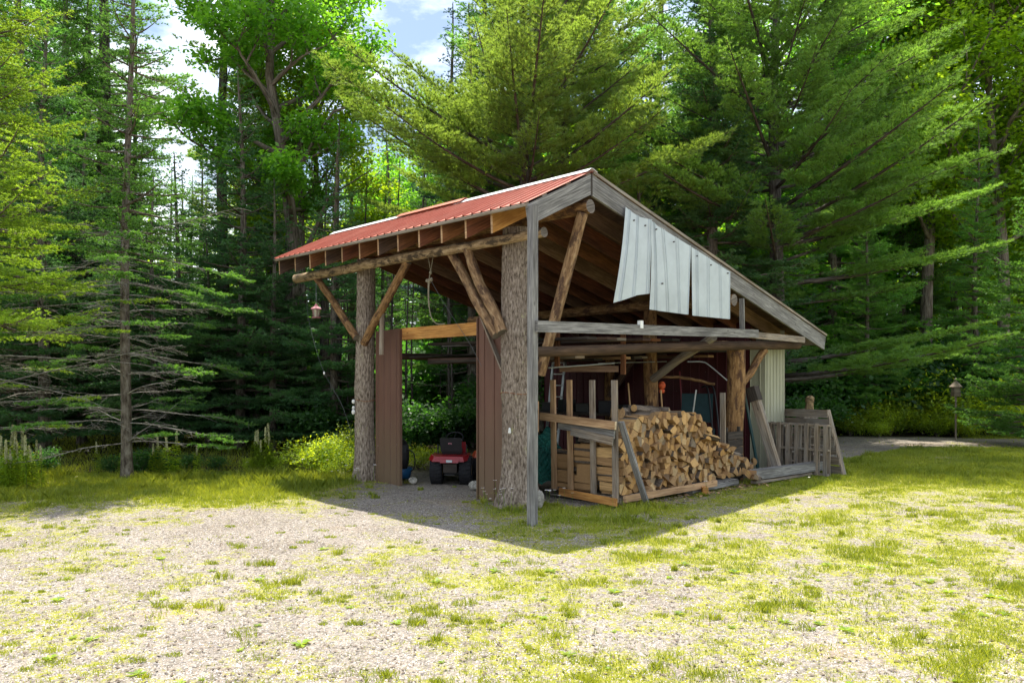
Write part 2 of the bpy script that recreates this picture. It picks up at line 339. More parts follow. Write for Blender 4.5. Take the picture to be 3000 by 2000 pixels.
#@@PART2
# ------------------------------------------------------------------ mesh builder
class MB:
    def __init__(s): s.v = []; s.f = []; s.uv = []; s.mi = []; s.sm = []
    def quad(s, pts, uvs=None, m=0, sm=False):
        i = len(s.v); s.v += [tuple(p) for p in pts]; s.f.append(tuple(range(i, i+len(pts))))
        s.uv.append(uvs or [(0, 0)]*len(pts)); s.mi.append(m); s.sm.append(sm)
    def beam(s, p, q, w, h, up=ZD, m=0, mend=None, cut=None):
        """rectangular bar p->q; w across, h along up; cut=(a,b) shears the ends along h"""
        p = Vector(p); q = Vector(q); d = (q-p); L = d.length; d.normalize()
        side = d.cross(Vector(up)).normalized(); u2 = side.cross(d).normalized(); o = random.random()*40
        c = [(-w/2, -h/2), (w/2, -h/2), (w/2, h/2), (-w/2, h/2)]
        ca, cb = cut or (0, 0)
        A = [p+side*a+u2*b+d*(ca*b) for a, b in c]; B = [q+side*a+u2*b+d*(cb*b) for a, b in c]
        per = [0, w, w+h, 2*w+h, 2*w+2*h]
        for k in range(4):
            n = (k+1) % 4
            s.quad([A[k], A[n], B[n], B[k]], [(o, o+per[k]), (o, o+per[k+1]), (o+L, o+per[k+1]), (o+L, o+per[k])], m)
        e = m if mend is None else mend
        s.quad([A[3], A[2], A[1], A[0]], [(o, o), (o+w*.1, o), (o+w*.1, o+h), (o, o+h)], e)
        s.quad(B, [(o, o), (o+w*.1, o), (o+w*.1, o+h), (o, o+h)], e)
    def tube(s, pts, radii, sides=12, m=0, cap=True, rough=0.0, mend=None, vs=1.0, seed=0):
        pts = [Vector(p) for p in pts]; n = len(pts); o = random.random()*40; rr = random.Random(seed+7)
        t0 = (pts[1]-pts[0]).normalized(); ref = Vector((0, 0, 1)) if abs(t0.z) < .9 else Vector((1, 0, 0))
        nrm = t0.cross(ref).normalized(); rings = []; L = 0; Ls = []
        pro = [rr.random() for _ in range(sides)]
        for i in range(n):
            t = (pts[min(i+1, n-1)]-pts[max(i-1, 0)]).normalized()
            nrm = (nrm-t*nrm.dot(t)).normalized(); b = t.cross(nrm)
            if i: L += (pts[i]-pts[i-1]).length
            Ls.append(L); r = radii[i] if hasattr(radii, '__len__') else radii
            ring = []
            for k in range(sides):
                a = 2*math.pi*k/sides
                rk = r*(1+rough*(pro[k]-.5)+rough*.7*(rr.random()-.5))
                ring.append(pts[i]+(nrm*math.cos(a)+b*math.sin(a))*rk)
            rings.append(ring)
        base = len(s.v); rad = radii[0] if hasattr(radii, '__len__') else radii; circ = 2*math.pi*rad
        for ring in rings: s.v += [tuple(p) for p in ring]
        for i in range(n-1):
            for k in range(sides):
                k2 = (k+1) % sides
                s.f.append((base+i*sides+k, base+i*sides+k2, base+(i+1)*sides+k2, base+(i+1)*sides+k))
                s.uv.append([(o+Ls[i], o+circ*k/sides), (o+Ls[i], o+circ*(k+1)/sides), (o+Ls[i+1], o+circ*(k+1)/sides), (o+Ls[i+1], o+circ*k/sides)])
                s.mi.append(m); s.sm.append(rough < .12)
        if cap:
            e = m if mend is None else mend
            s.quad(list(reversed(rings[0])), [(o+.1*math.cos(6.28*k/sides), o+.1*math.sin(6.28*k/sides)) for k in range(sides)], e)
            s.quad(rings[-1], [(o+.1*math.cos(6.28*k/sides), o+.1*math.sin(6.28*k/sides)) for k in range(sides)], e)
    def box(s, c, sx, sy, sz, m=0, rot=0, taper=1.0):
        c = Vector(c); R = Matrix.Rotation(rot, 3, 'Z'); P = []
        for z, k in ((-1, 1), (1, taper)):
            for x, y in ((-1, -1), (1, -1), (1, 1), (-1, 1)): P.append(c+R @ Vector((x*sx/2*k, y*sy/2*k, z*sz/2)))
        for f in ((3, 2, 1, 0), (4, 5, 6, 7), (0, 1, 5, 4), (1, 2, 6, 5), (2, 3, 7, 6), (3, 0, 4, 7)):
            s.quad([P[i] for i in f], [(0, 0), (sx, 0), (sx, sz), (0, sz)], m)
    def ball(s, c, r, m=0, seg=14, sq=(1, 1, 1), jit=0, seed=1):
        rr = random.Random(seed); c = Vector(c); base = len(s.v); nr = seg//2
        for i in range(nr+1):
            th = math.pi*i/nr
            for k in range(seg):
                a = 2*math.pi*k/seg; j = 1+jit*(rr.random()-.5)
                s.v.append(tuple(c+Vector((math.sin(th)*math.cos(a)*sq[0], math.sin(th)*math.sin(a)*sq[1], math.cos(th)*sq[2]))*r*j))
        for i in range(nr):
            for k in range(seg):
                k2 = (k+1) % seg; s.f.append((base+i*seg+k, base+(i+1)*seg+k, base+(i+1)*seg+k2, base+i*seg+k2))
                s.uv.append([(0, 0)]*4); s.mi.append(m); s.sm.append(jit == 0)
    def lathe(s, c, ax, prof, sides=28, m=0, sm=True):
        c = Vector(c); ax = Vector(ax).normalized(); a1 = ax.orthogonal().normalized(); a2 = ax.cross(a1); base = len(s.v)
        for (r, h) in prof:
            for k in range(sides):
                a = 2*math.pi*k/sides; s.v.append(tuple(c+ax*h+(a1*math.cos(a)+a2*math.sin(a))*r))
        for i in range(len(prof)-1):
            for k in range(sides):
                k2 = (k+1) % sides; s.f.append((base+i*sides+k, base+i*sides+k2, base+(i+1)*sides+k2, base+(i+1)*sides+k))
                s.uv.append([(0, 0)]*4); s.mi.append(m); s.sm.append(sm)
    def build(s, name, mats, parent=None, solid=0, origin=None):
        if not isinstance(mats, (list, tuple)): mats = [mats]
        o0 = Vector(origin) if origin is not None else (Vector(parent_world(parent)) if parent else Vector((0, 0, 0)))
        me = bpy.data.meshes.new(name); me.from_pydata([tuple(Vector(p)-o0) for p in s.v], [], s.f)
        uvl = me.uv_layers.new(name='UVMap'); flat = [c for f in s.uv for p in f for c in p]; uvl.data.foreach_set('uv', flat)
        for m in mats: me.materials.append(M[m] if isinstance(m, str) else m)
        me.polygons.foreach_set('material_index', s.mi); me.polygons.foreach_set('use_smooth', s.sm); me.update()
        o = bpy.data.objects.new(name, me); COL.objects.link(o)
        if parent: o.parent = parent
        else: o.location = o0
        if solid:
            md = o.modifiers.new('thickness', 'SOLIDIFY'); md.thickness = solid; md.offset = 0
        return o
def parent_world(o):
    p = Vector((0, 0, 0))
    while o: p = p+o.location; o = o.parent
    return p
def tag(o, label, cat, group=None, kind=None):
    o['label'] = label; o['category'] = cat
    if group: o['group'] = group
    if kind: o['kind'] = kind
    return o
def thing(name, loc, label, cat, group=None):
    o = bpy.data.objects.new(name, None); COL.objects.link(o); o.location = loc; o.empty_display_size = .2
    return tag(o, label, cat, group)
def curve_pts(pts, n=10, wob=0, seed=0):
    """smooth polyline through pts"""
    P = [Vector(p) for p in pts]; out = []; rr = random.Random(seed)
    for i in range(len(P)-1):
        a = P[max(i-1, 0)]; b = P[i]; c = P[i+1]; d = P[min(i+2, len(P)-1)]
        for k in range(n):
            t = k/n
            x = .5*((2*b)+(c-a)*t+(2*a-5*b+4*c-d)*t*t+(-a+3*b-3*c+d)*t**3)
            out.append(x+Vector((rr.uniform(-wob, wob) for _ in range(3))))
    out.append(P[-1]); return out

# ------------------------------------------------------------------ the shed
RV, RZ = 1.30, 4.97          # ridge
SL, SR = (4.97-4.32)/1.33, (4.97-2.87)/8.04
def zl(v): return RZ-(RV-v)*SL      # top of left rafters
def zr(v): return RZ-(v-RV)*SR
shed = thing('log_post_shed', W(3.6, 4, 0), 'open log post woodshed with a red metal roof, standing in the gravel yard', 'shed')
LEN = 7.05
def ribsheet(mb, O, along, across, n_w, pitch, length_fn, rib=.018, rw=.035, lift=None):
    """ribbed sheet: profile runs along 'across', extruded along 'along'; length_fn(w)->(start,end)"""
    nrm = Vector(along).cross(Vector(across)).normalized()
    if lift is not None and nrm.dot(Vector(lift)) < 0: nrm = -nrm
    xs = []; w = 0
    while w < n_w-1e-4:
        for dx, hh in ((0, 0), (pitch*.5-rw*.5, 0), (pitch*.5-rw*.25, rib), (pitch*.5+rw*.25, rib), (pitch*.5+rw*.5, 0)):
            if w+dx <= n_w: xs.append((w+dx, hh))
        w += pitch
    xs.append((n_w, 0)); prev = None
    for x, hh in xs:
        a, b = length_fn(x); p0 = Vector(O)+Vector(across)*x+nrm*hh; cur = (p0+Vector(along)*a, p0+Vector(along)*b, x, a, b)
        if prev: mb.quad([prev[0], cur[0], cur[1], prev[1]], [(prev[3], prev[2]), (cur[3], cur[2]), (cur[4], cur[2]), (prev[4], prev[2])])
        prev = cur
# roof metal
dl = (VD*-1.0+ZD*-SL).normalized(); dr = (VD+ZD*-SR).normalized()
topoff = .055
mb = MB(); Ll = 1.39*math.hypot(1, SL)
ribsheet(mb, W(-.03, RV, RZ+topoff), dl, UD, LEN+.06, .20, lambda w: (0.02, Ll), rib=.022, lift=ZD)
mb.build('left_roof_sheet', 'redroof', shed, solid=.004)
mb = MB(); Lr = 8.12*math.hypot(1, SR)
ribsheet(mb, W(-.015, RV, RZ+topoff), dr, UD, LEN+.06, .20, lambda w: (0.02, Lr), rib=.022, lift=ZD)
mb.build('right_roof_sheet', 'redroof', shed, solid=.004)
def cap(u0, u1, wd, lift, mat, name='ridge_cap'):
    mb = MB(); a = []
    for u in (u0, u1): a.append([W(u, RV-wd, RZ+topoff+lift-wd*SL+.016), W(u, RV-.02, RZ+topoff+lift+.024), W(u, RV+.02, RZ+topoff+lift+.024), W(u, RV+wd, RZ+topoff+lift-wd*SR+.016)])
    for k in range(3): mb.quad([a[0][k], a[1][k], a[1][k+1], a[0][k+1]])
    mb.build(name, mat, shed, solid=.004)
cap(-.04, 3.02, .12, .012, 'capwhite'); cap(2.8, 4.7, .15, .045, 'redroof'); cap(4.55, LEN+.05, .13, .02, 'capwhite')
# purlins: boards along the roof length on top of the rafters
for i, d in enumerate((.06, .5, 1.0, 1.36)):
    mb = MB(); v = RV-d; mb.beam(W(-.01, v, zl(v)+.022), W(LEN, v, zl(v)+.022), .10, .036, up=(ZD*1+VD*-SL), m=0); mb.build('roof_batten', 'greybrown', shed)
v = .08
while v < 8.1:
    vv = RV+v; mb = MB(); mb.beam(W(-.015, vv, zr(vv)+.022), W(LEN, vv, zr(vv)+.022), .10, .036, up=(ZD+VD*SR)); mb.build('roof_batten', 'rafter_dark' if v > .2 else 'greybrown', shed); v += .61
# rafters
RH = .28
tones = ['orange', 'orange', 'rafter_red', 'rafter', 'rafter_red', 'rafter', 'rafter_dark', 'rafter', 'rafter_red', 'rafter_dark', 'rafter', 'rafter_dark', 'rafter_dark']
for i in range(13):
    u = .73+(i-1)*.565
    if i == 12: u = LEN-.03
    if i == 0: continue
    mb = MB(); c = -RH/2
    mb.beam(W(u, -.02, zl(-.02)+c), W(u, RV-.02, zl(RV-.02)+c), .04, RH, m=0, mend=1, cut=(SL*.9, SL)); mb.build('rafter', [tones[i], 'tan'], shed)
    mb = MB(); mb.beam(W(u, RV+.02, zr(RV)+c), W(u, 9.3, zr(9.3)+c), .04, RH, m=0, mend=1, cut=(-SR, 0)); mb.build('rafter', ['rafter_light' if i % 3 == 1 else ('rafter_red' if i % 3 == 2 else 'rafter'), 'tan'], shed)
# dark sheet added between rafters and battens so the underside spaces stay dark
mb = MB(); mb.quad([W(.02, RV-.01, zl(RV-.01)+.002), W(LEN-.02, RV-.01, zl(RV-.01)+.002), W(LEN-.02, .03, zl(.03)+.002), W(.02, .03, zl(.03)+.002)], [(0, 0), (LEN, 0), (LEN, 1.4), (0, 1.4)]); mb.build('dark_backing', 'rafter_dark', shed, solid=.006)
mb = MB(); mb.quad([W(.02, RV+.01, zr(RV)+.002), W(LEN-.02, RV+.01, zr(RV)+.002), W(LEN-.02, 9.25, zr(9.25)+.002), W(.02, 9.25, zr(9.25)+.002)], [(0, 0), (LEN, 0), (LEN, 8), (0, 8)]); mb.build('dark_backing', 'rafter_dark', shed, solid=.006)
mb = MB(); mb.beam(W(-.035, RV+.03, zr(RV)+.035), W(-.035, 9.38, zr(9.38)+.035), .02, .045); mb.build('gable_trim', 'greybrown', shed)
# fascia boards on the near gable
mb = MB(); mb.beam(W(.0, -.03, zl(-.03)-.135), W(.0, RV-.02, zl(RV)-.15), .045, .27, cut=(.25, SL)); mb.build('left_fascia', 'grey', shed)
mb = MB(); mb.beam(W(.0, RV+.025, zr(RV)-.155), W(.0, 9.33, zr(9.33)-.155), .045, .30, cut=(-SR, .0)); mb.build('right_fascia', 'grey', shed)
mb = MB(); mb.beam(W(-.005, RV, RZ-.32), W(-.005, RV, RZ-.01), .035, .03, up=VD); mb.build('ridge_batten', 'darkwood', shed)
mb = MB(); mb.beam(W(.03, -.045, zl(-.05)+.012), W(LEN, -.045, zl(-.05)+.012), .02, .04); mb.build('eave_board', 'greybrown', shed)
mb = MB(); mb.beam(W(.03, 9.32, zr(9.32)-.10), W(LEN, 9.32, zr(9.32)-.10), .03, .2); mb.build('eave_board', 'greybrown', shed)
# logs
def log(name, p, q, r, mat, n=9, wob=.02, taper=.85, sides=18, rough=.05, seed=None, parent=shed, endmat=None):
    p = Vector(p); q = Vector(q); s_ = seed if seed is not None else random.randint(0, 9999); rr = random.Random(s_)
    pts = []; a1 = (q-p).normalized().orthogonal(); a2 = (q-p).normalized().cross(a1); ph = rr.random()*6
    for i in range(n+1):
        t = i/n; k = math.sin(math.pi*t); pts.append(p.lerp(q, t)+a1*(wob*k*math.sin(ph+3*t)*1.3+rr.uniform(-1, 1)*wob*.25*k)+a2*(wob*k*math.cos(ph*2+4*t)))
    rad = [r*(1+(taper-1)*i/n)*(1+rr.uniform(-.04, .04)) for i in range(n+1)]
    mb = MB(); mb.tube(pts, rad, sides, rough=rough, mend=1, seed=s_); return mb.build(name, [mat, endmat or 'logend'], parent)
log('eave_log', W(.30, .62, 4.075), W(7.5, .62, 4.045), .075, 'beamlog', n=22, wob=.022, taper=1.3, rough=.10, seed=5)
log('ridge_log', W(-.02, 1.28, 4.50), W(7.4, 1.28, 4.50), .105, 'peeled_or', n=14, wob=.02, seed=6)
log('purlin_log', W(-.02, 5.42, 3.40), W(7.4, 5.42, 3.40), .115, 'peeled_or', n=14, wob=.02, seed=8)
log('cross_log', W(.22, 8.52, 2.655), W(.16, .22, 2.33), .09, 'darklog', n=14, wob=.02, seed=9)
for u in (3.1, 6.4): log('cross_log', W(u, 7.7, 2.5), W(u, 2.4, 2.42), .085, 'rafter_dark', n=8, seed=int(u*9))
# living-bark trunk posts
def trunk_post(u, v, top, r, seed, flare=1.45):
    rr = random.Random(seed); mb = MB(); n = 90; sides = 84; base = len(mb.v); prof = []; o = rr.random()*30
    ph = [rr.random()*6.28 for _ in range(6)]
    cu, cv = u, v; rings = []
    for i in range(n+1):
        t = i/n; z = -.12+t*(top+.12); fl = 1+(flare-1)*math.exp(-max(0, z)/.30)+.06*math.exp(-((z-1.75)/.12)**2)
        ring = []; cx = cu+.02*math.sin(z*1.3+ph[0]); cy_ = cv+.02*math.sin(z*1.1+ph[1])
        for k in range(sides):
            a = 2*math.pi*k/sides
            root = 1+.16*math.exp(-max(0, z)/.25)*math.sin(5*a+ph[2])
            rid = .032*math.sin(19*a+1.6*math.sin(z*3.1+ph[3])+1.3*math.sin(z*9+a*3))+.020*math.sin(31*a+z*9+ph[4])+.05*(rr.random()-.5)
            rk = r*(1-.08*t)*fl*root*(1+rid)
            ring.append(tuple(W(cx+rk*math.cos(a), cy_+rk*math.sin(a), z)))
        rings.append(ring)
    for ring in rings: mb.v += ring
    circ = 2*math.pi*r
    for i in range(n):
        for k in range(sides):
            k2 = (k+1) % sides; mb.f.append((i*sides+k, i*sides+k2, (i+1)*sides+k2, (i+1)*sides+k)[::-1])
            za = i/n*top; zb = (i+1)/n*top
            mb.uv.append([(za+o, circ*k/sides), (za+o, circ*(k+1)/sides), (zb+o, circ*(k+1)/sides), (zb+o, circ*k/sides)][::-1]); mb.mi.append(0); mb.sm.append(True)
    mb.quad([Vector(p) for p in rings[-1]], None, 1)
    return mb.build('trunk_post', ['bark', 'greybrown'], shed)
tp2 = trunk_post(1.15, .92, 4.28, .245, 3, 1.5); tp1 = trunk_post(5.32, .90, 4.25, .185, 4, 1.35)
tp2['label'] = 'thick bark-covered trunk post beside the grey corner post'; tp1['label'] = 'thinner bark-covered trunk post at the far left'
log('log_post', W(1.85, 5.4, -.1), W(1.85, 5.4, 3.31), .15, 'peeled_or', n=10, wob=.015, taper=.9, seed=21)
log('log_post', W(.42, 6.17, -.1), W(.34, 6.12, 2.50), .185, 'peeled_or', n=10, wob=.02, taper=.93, seed=22)
log('log_post', W(5.9, 5.4, -.1), W(5.9, 5.4, 3.3), .14, 'peeled_or', n=8, seed=23)
log('log_post', W(4.6, 7.6, -.1), W(4.6, 7.6, 2.9), .13, 'peeled_or', n=8, seed=25)
# braces
log('brace', W(5.26, .66, 2.72), W(6.72, .64, 4.0), .075, 'peeled_or', wob=0.013, taper=.95, seed=31)
log('brace', W(4.95, .62, 2.60), W(3.58, .62, 4.0), .075, 'peeled_or', wob=0.02, taper=1.0, seed=33)
log('brace', W(1.32, .64, 2.62), W(2.52, .72, 4.05), .085, 'peeled', wob=0.023, taper=.95, seed=34)
log('brace', W(1.18, .62, 2.66), W(1.98, .60, 4.05), .085, 'peeled', wob=0.023, taper=.9, seed=36)
log('brace', W(.95, 1.22, 2.02), W(.10, 1.24, 4.42), .085, 'peeled', wob=0.016, taper=1.02, seed=37)
log('brace', W(1.72, 5.32, 1.93), W(.04, 4.80, 2.70), .080, 'greybrown', wob=0.018, taper=1.0, seed=38)
log('brace', W(.36, 6.42, 1.86), W(.22, 7.05, 2.52), .075, 'peeled_or', wob=0.013, taper=1.0, seed=39)
log('brace', W(1.9, 5.6, 1.8), W(3.2, 7.4, 1.6), .04, 'peeled_or', wob=0.023, seed=40)
log('brace', W(5.8, 5.3, 1.6), W(4.9, 5.3, 3.0), .09, 'rafter_dark', wob=0.023, seed=41)
log('brace', W(4.6, 7.55, 1.5), W(3.7, 7.5, 2.6), .09, 'rafter_dark', wob=0.023, seed=42)
# corner post, rails
mb = MB(); mb.beam(W(-.06, 0, -.1), W(-.06, .01, 4.30), .105, .105, up=UD); mb.build('corner_post', 'grey', shed)
mb = MB(); mb.beam(W(-.14, .0, 2.665), W(-.10, 6.15, 2.80), .045, .155); mb.build('gable_rail', 'grey', shed)
mb = MB(); mb.beam(W(-.05, 5.85, 2.775), W(-.03, 8.28, 2.755), .045, .125); mb.build('gable_rail', 'greybrown', shed)
mb = MB(); mb.beam(W(-.06, 5.64, 2.86), W(-.06, 5.62, 3.44), .035, .09, up=UD); mb.build('hanging_cleat', 'grey', shed)
mb = MB(); mb.beam(W(4.36, .60, 2.38), W(4.36, .62, 3.2), .035, .09, up=UD); mb.build('hanging_cleat', 'greybrown', shed)
mb = MB(); mb.beam(W(1.02, 1.20, 1.12), W(1.02, 1.20, 1.6), .035, .09, up=UD); mb.build('hanging_cleat', 'tan', shed)
# left side siding and header
def sheet(name, u0, u1, v, ztop_fn, zb, mat, pitch=.22, rib=.014, rw=.03, trim=True):
    mb = MB(); L = abs(u1-u0); sg = 1 if u1 > u0 else -1
    ribsheet(mb, W(u0, v, 0), ZD, UD*sg, L, pitch, lambda w: (zb, ztop_fn(w)), rib=rib, rw=rw, lift=VD*-1)
    return mb.build(name, mat, shed, solid=.004)
sheet('brown_siding', 4.27, 5.05, .95, lambda w: 2.87-.03*w, -.05, 'brown', .20)
sheet('brown_siding', 1.36, 2.08, .95, lambda w: 3.05-.13*w, -.02, 'brown', .235)
for u in (4.25, 2.10):
    mb = MB(); mb.beam(W(u, .95, -.03), W(u, .95, 2.86 if u > 3 else 2.94), .025, .06, up=VD); mb.build('siding_trim', 'brown', shed)
mb = MB(); mb.beam(W(4.30, 1.0, 2.765), W(2.07, 1.0, 2.775), .045, .215); mb.build('door_header', 'orange', shed)
mb = MB(); mb.beam(W(1.45, .88, 2.1), W(1.95, .88, 2.98), .025, .08, up=VD); mb.build('diagonal_cleat', 'greybrown', shed)
# white gable sheets, hung a little askew
def gsheet(u, pts_top, pts_bot, mat, name, ribs=3, bulge=0.0, lab=None):
    """pts_top/bot: (v,z) lists left to right"""
    mb = MB(); K = 168; prev = None; rowsN = 8
    def interp(P, t):
        n = len(P)-1; i = min(int(t*n), n-1); f = t*n-i; return (P[i][0]*(1-f)+P[i+1][0]*f, P[i][1]*(1-f)+P[i+1][1]*f)
    cols = []
    for i in range(K+1):
        t = i/K; a = interp(pts_top, t); b = interp(pts_bot, t)
        ph = (t*ribs) % 1; hh = 0
        for c in (.40, .56):
            dd = abs(ph-c); hh = max(hh, .016*max(0, min(1, (.034-dd)/.014)))
        col = []
        for j in range(rowsN+1):
            s = j/rowsN; v = a[0]*(1-s)+b[0]*s; z = a[1]*(1-s)+b[1]*s
            col.append(W(u-hh-bulge*math.sin(math.pi*s)*(1-t)-bulge*.7*s*(1-t), v, z))
        cols.append(col)
    for i in range(K):
        for j in range(rowsN): mb.quad([cols[i][j], cols[i+1][j], cols[i+1][j+1], cols[i][j+1]])
    o = mb.build(name, mat, shed, solid=.004)
    if lab: o['label'] = lab
gsheet(-.07, [(2.06, 4.60), (2.24, 4.54), (2.42, 4.50), (2.74, 4.50)], [(1.73, 3.10), (2.02, 3.17), (2.34, 3.26), (2.67, 3.31)], 'whitemetal', 'gable_sheet', 2.6, .03, 'crooked curled white sheet nearest the ridge')
gsheet(-.045, [(2.76, 4.50), (2.95, 4.43), (3.4, 4.33), (3.90, 4.22)], [(2.70, 3.06), (3.1, 3.05), (3.5, 3.045), (3.82, 3.04)], 'whitemetal', 'gable_sheet', 3.4, .02, 'longest middle white sheet')
gsheet(-.065, [(3.91, 4.20), (4.3, 4.11), (4.75, 4.0), (5.17, 3.90)], [(3.94, 3.03), (4.3, 3.03), (4.8, 3.03), (5.16, 3.03)], 'whitemetal', 'gable_sheet', 3.4, .0, 'lowest white sheet furthest from the ridge')
for (v, z) in ((2.25, 4.42), (2.55, 4.38), (2.85, 4.36), (3.35, 4.22), (3.02, 3.5), (4.05, 4.06), (4.5, 3.95), (5.08, 3.86)):
    mb = MB(); mb.lathe(W(-.09, v, z), UD*-1, [(.012, -.02), (.012, .01), (0, .012)], 8); mb.build('screw', 'sign', shed)
# red back wall and cream corner room
mb = MB(); ribsheet(mb, W(.95, 7.8, 0), ZD, UD, 6.1, .23, lambda w: (-.05, 3.15), rib=.02, lift=VD*-1); mb.build('red_wall', 'red', shed, solid=.004)
mb = MB(); ribsheet(mb, W(.60, 7.8, 0), ZD, UD, .345, .23, lambda w: (-.05, 2.6), rib=.02, lift=VD*-1); o = mb.build('cream_wall', 'cream', shed, solid=.004)
mb = MB(); ribsheet(mb, W(.60, 7.8, 0), ZD, VD, .88, .145, lambda w: (-.05, 2.62), rib=.022, rw=.05, lift=UD*-1); o = mb.build('cream_wall', 'cream', shed, solid=.004)
mb = MB(); ribsheet(mb, W(.60, 8.68, 0), ZD, UD, 6.6, .23, lambda w: (-.05, 3.0), rib=.02, lift=VD); o = mb.build('cream_wall', 'cream', shed, solid=.004)
mb = MB(); mb.beam(W(.585, 8.69, -.02), W(.585, 8.69, 2.62), .04, .04); mb.beam(W(.585, 7.79, -.02), W(.585, 7.79, 2.62), .03, .03); mb.build('cream_trim', 'cream', shed)
# two brown bands: wires grown into the trunks
for (u, v, z, r) in ((1.15, .92, 1.73, .275), (5.32, .90, 1.52, .2)):
    mb = MB(); pts = [W(u+r*math.cos(a), v+r*math.sin(a), z+.015*math.sin(3*a)) for a in np.linspace(0, 2*math.pi, 30)]
    mb.tube(pts, .006, 5); mb.build('wire_band', 'rust', shed)
for (dz, r) in ((0, .035), (-.12, .03), (-.2, .04)):
    mb = MB(); mb.ball(W(5.40, .68, 1.50+dz), r, jit=.2, sq=(1, 1, 1.2)); mb.build('insulator', 'white', shed)
mb = MB(); mb.ball(W(1.06, .66, 1.17), .02, sq=(1, 1, 2)); mb.ball(W(1.06, .66, 1.14), .026); mb.build('insulator', 'white', shed)
mb = MB(); mb.box(W(-.13, 2.36, 2.80), .075, .06, .12, rot=.77); mb.build('junction_box', 'white', shed)

# ------------------------------------------------------------------ stored things inside
def bar(name, p, q, w, h, mat, label, cat, up=ZD, group=None):
    mb = MB(); mb.beam(p, q, w, h, up=up); o = mb.build(name, mat, origin=Vector(p)); return tag(o, label, cat, group)
rr = random.Random(4)
k = 0
mb = MB(); mb.quad([W(.95, 1.5, 2.40), W(.95, 7.5, 2.52), W(6.2, 7.5, 2.52), W(6.2, 2.6, 2.40)], [(0, 0), (6, 0), (6, 5), (0, 5)]); o = mb.build('loft_floor', 'darkwood', shed, solid=.03)
loft = []
for q, (v, z) in enumerate([(1.7, 2.28), (1.98, 2.30), (2.3, 2.31), (2.62, 2.27), (2.95, 2.32), (3.3, 2.29), (3.7, 2.32), (4.1, 2.33), (4.5, 2.35), (5.0, 2.36), (5.9, 2.38), (6.3, 2.40), (6.8, 2.41), (7.2, 2.42), (2.0, 2.60), (2.5, 2.61), (3.0, 2.62), (3.5, 2.63), (4.0, 2.64), (4.6, 2.66), (6.1, 2.66), (6.6, 2.66), (7.1, 2.66)]):
    loft.append((v, z, 1.0+.9*rr.random() if z < 2.5 else .35+.4*rr.random(), 4.2+rr.random()*1.5, ['darkwood', 'rafter_dark', 'greybrown', 'rafter_dark', 'rafter', 'darkwood', 'tan'][q % 7]))
for (v, z, uu0, uu1, mt) in loft:
    k += 1; bar('stored_board', W(uu0, v, z), W(uu1, v+rr.uniform(-.15, .15), z+rr.uniform(-.02, .02)), .24, .045, mt, 'long dusty board stored flat across the logs under the roof', 'board', group='boards stored in the loft')
for v in (2.0, 3.4):
    bar('hanging_strut', W(1.3 if v < 3 else 1.0, v, 2.15 if v < 3 else 2.02), W(1.3 if v < 3 else 1.0, v, 2.75), .04, .09, 'rafter', 'short brown strut hanging down %s the loft boards' % ('above the left rack posts from' if v < 3 else 'left of the centre log post from'), 'strut', up=UD)
bar('hanging_board', W(1.75, 2.55, 2.12), W(1.15, 3.45, 2.12), .04, .11, 'rafter_light', 'short orange board hung level below the loft', 'board')
mb = MB(); mb.tube([W(1.45, 1.95, 2.13), W(1.2, 3.4, 2.22)], .014, 8); o = mb.build('metal_pole', 'alu', origin=W(1.45, 1.95, 2.12)); tag(o, 'pale straight metal pole slung under the loft, nearest the trunk', 'pole')
mb = MB(); mb.tube([W(1.4, 3.2, 2.22), W(1.8, 5.9, 2.29)], .010, 8); o = mb.build('metal_pole', 'alu', origin=W(1.4, 3.2, 2.22)); tag(o, 'thin metal pole running behind the centre log post', 'pole')
mb = MB(); mb.tube(curve_pts([W(1.3, 5.9, 2.28), W(1.2, 6.3, 2.28), W(1.1, 6.42, 2.2), W(.9, 6.75, 1.9)], 5), .014, 8); o = mb.build('bent_tube', 'alu', origin=W(1.3, 5.9, 2.28)); tag(o, 'bent bare metal tube left of the right log post', 'tube')
mb = MB(); mb.tube(curve_pts([W(1.8, 5.6, 1.98), W(1.5, 6.1, 1.95), W(1.1, 6.6, 1.82)], 6, .008), .03, 8); o = mb.build('dry_branch', 'peeled_or', origin=W(1.8, 5.6, 1.98)); tag(o, 'thin curved dry branch between the two log posts', 'branch')
# ladder
ld = thing('step_ladder', W(6.0, 6.9, 0), 'tall aluminium step ladder leaning on the red wall', 'ladder')
for du in (0, .38):
    mb = MB(); mb.beam(W(6.0-du*.8, 6.7+du*.3, 0), W(6.15-du*.8, 7.2+du*.3, 2.5), .035, .07, up=UD); mb.build('rail', 'alu', ld)
for i in range(8):
    z = .3+i*.29; f = z/2.5; mb = MB(); mb.beam(W(6.0+.15*f, 6.7+.5*f, z), W(5.7+.15*f, 6.81+.5*f, z), .07, .025); mb.build('rung', 'alu', ld)
# workbench in the dark
wb = thing('work_bench', W(4.8, 6.2, 0), 'dark cluttered bench along the red wall', 'bench')
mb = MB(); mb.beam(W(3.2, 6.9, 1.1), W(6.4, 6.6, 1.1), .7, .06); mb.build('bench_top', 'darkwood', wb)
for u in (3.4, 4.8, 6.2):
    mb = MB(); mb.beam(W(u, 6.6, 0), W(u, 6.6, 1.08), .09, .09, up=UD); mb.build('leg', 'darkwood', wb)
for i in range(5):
    u = 3.5+i*.6; mb = MB(); mb.box(W(u, 6.75, 1.13+.1+.04*(i % 2)), .35, .3, .2+.08*(i % 2), rot=.5+i); o = mb.build('storage_box', 'black', origin=W(u, 6.75, 1.13)); tag(o, 'black storage box on the dark bench by the red wall', 'box', 'boxes on the bench')
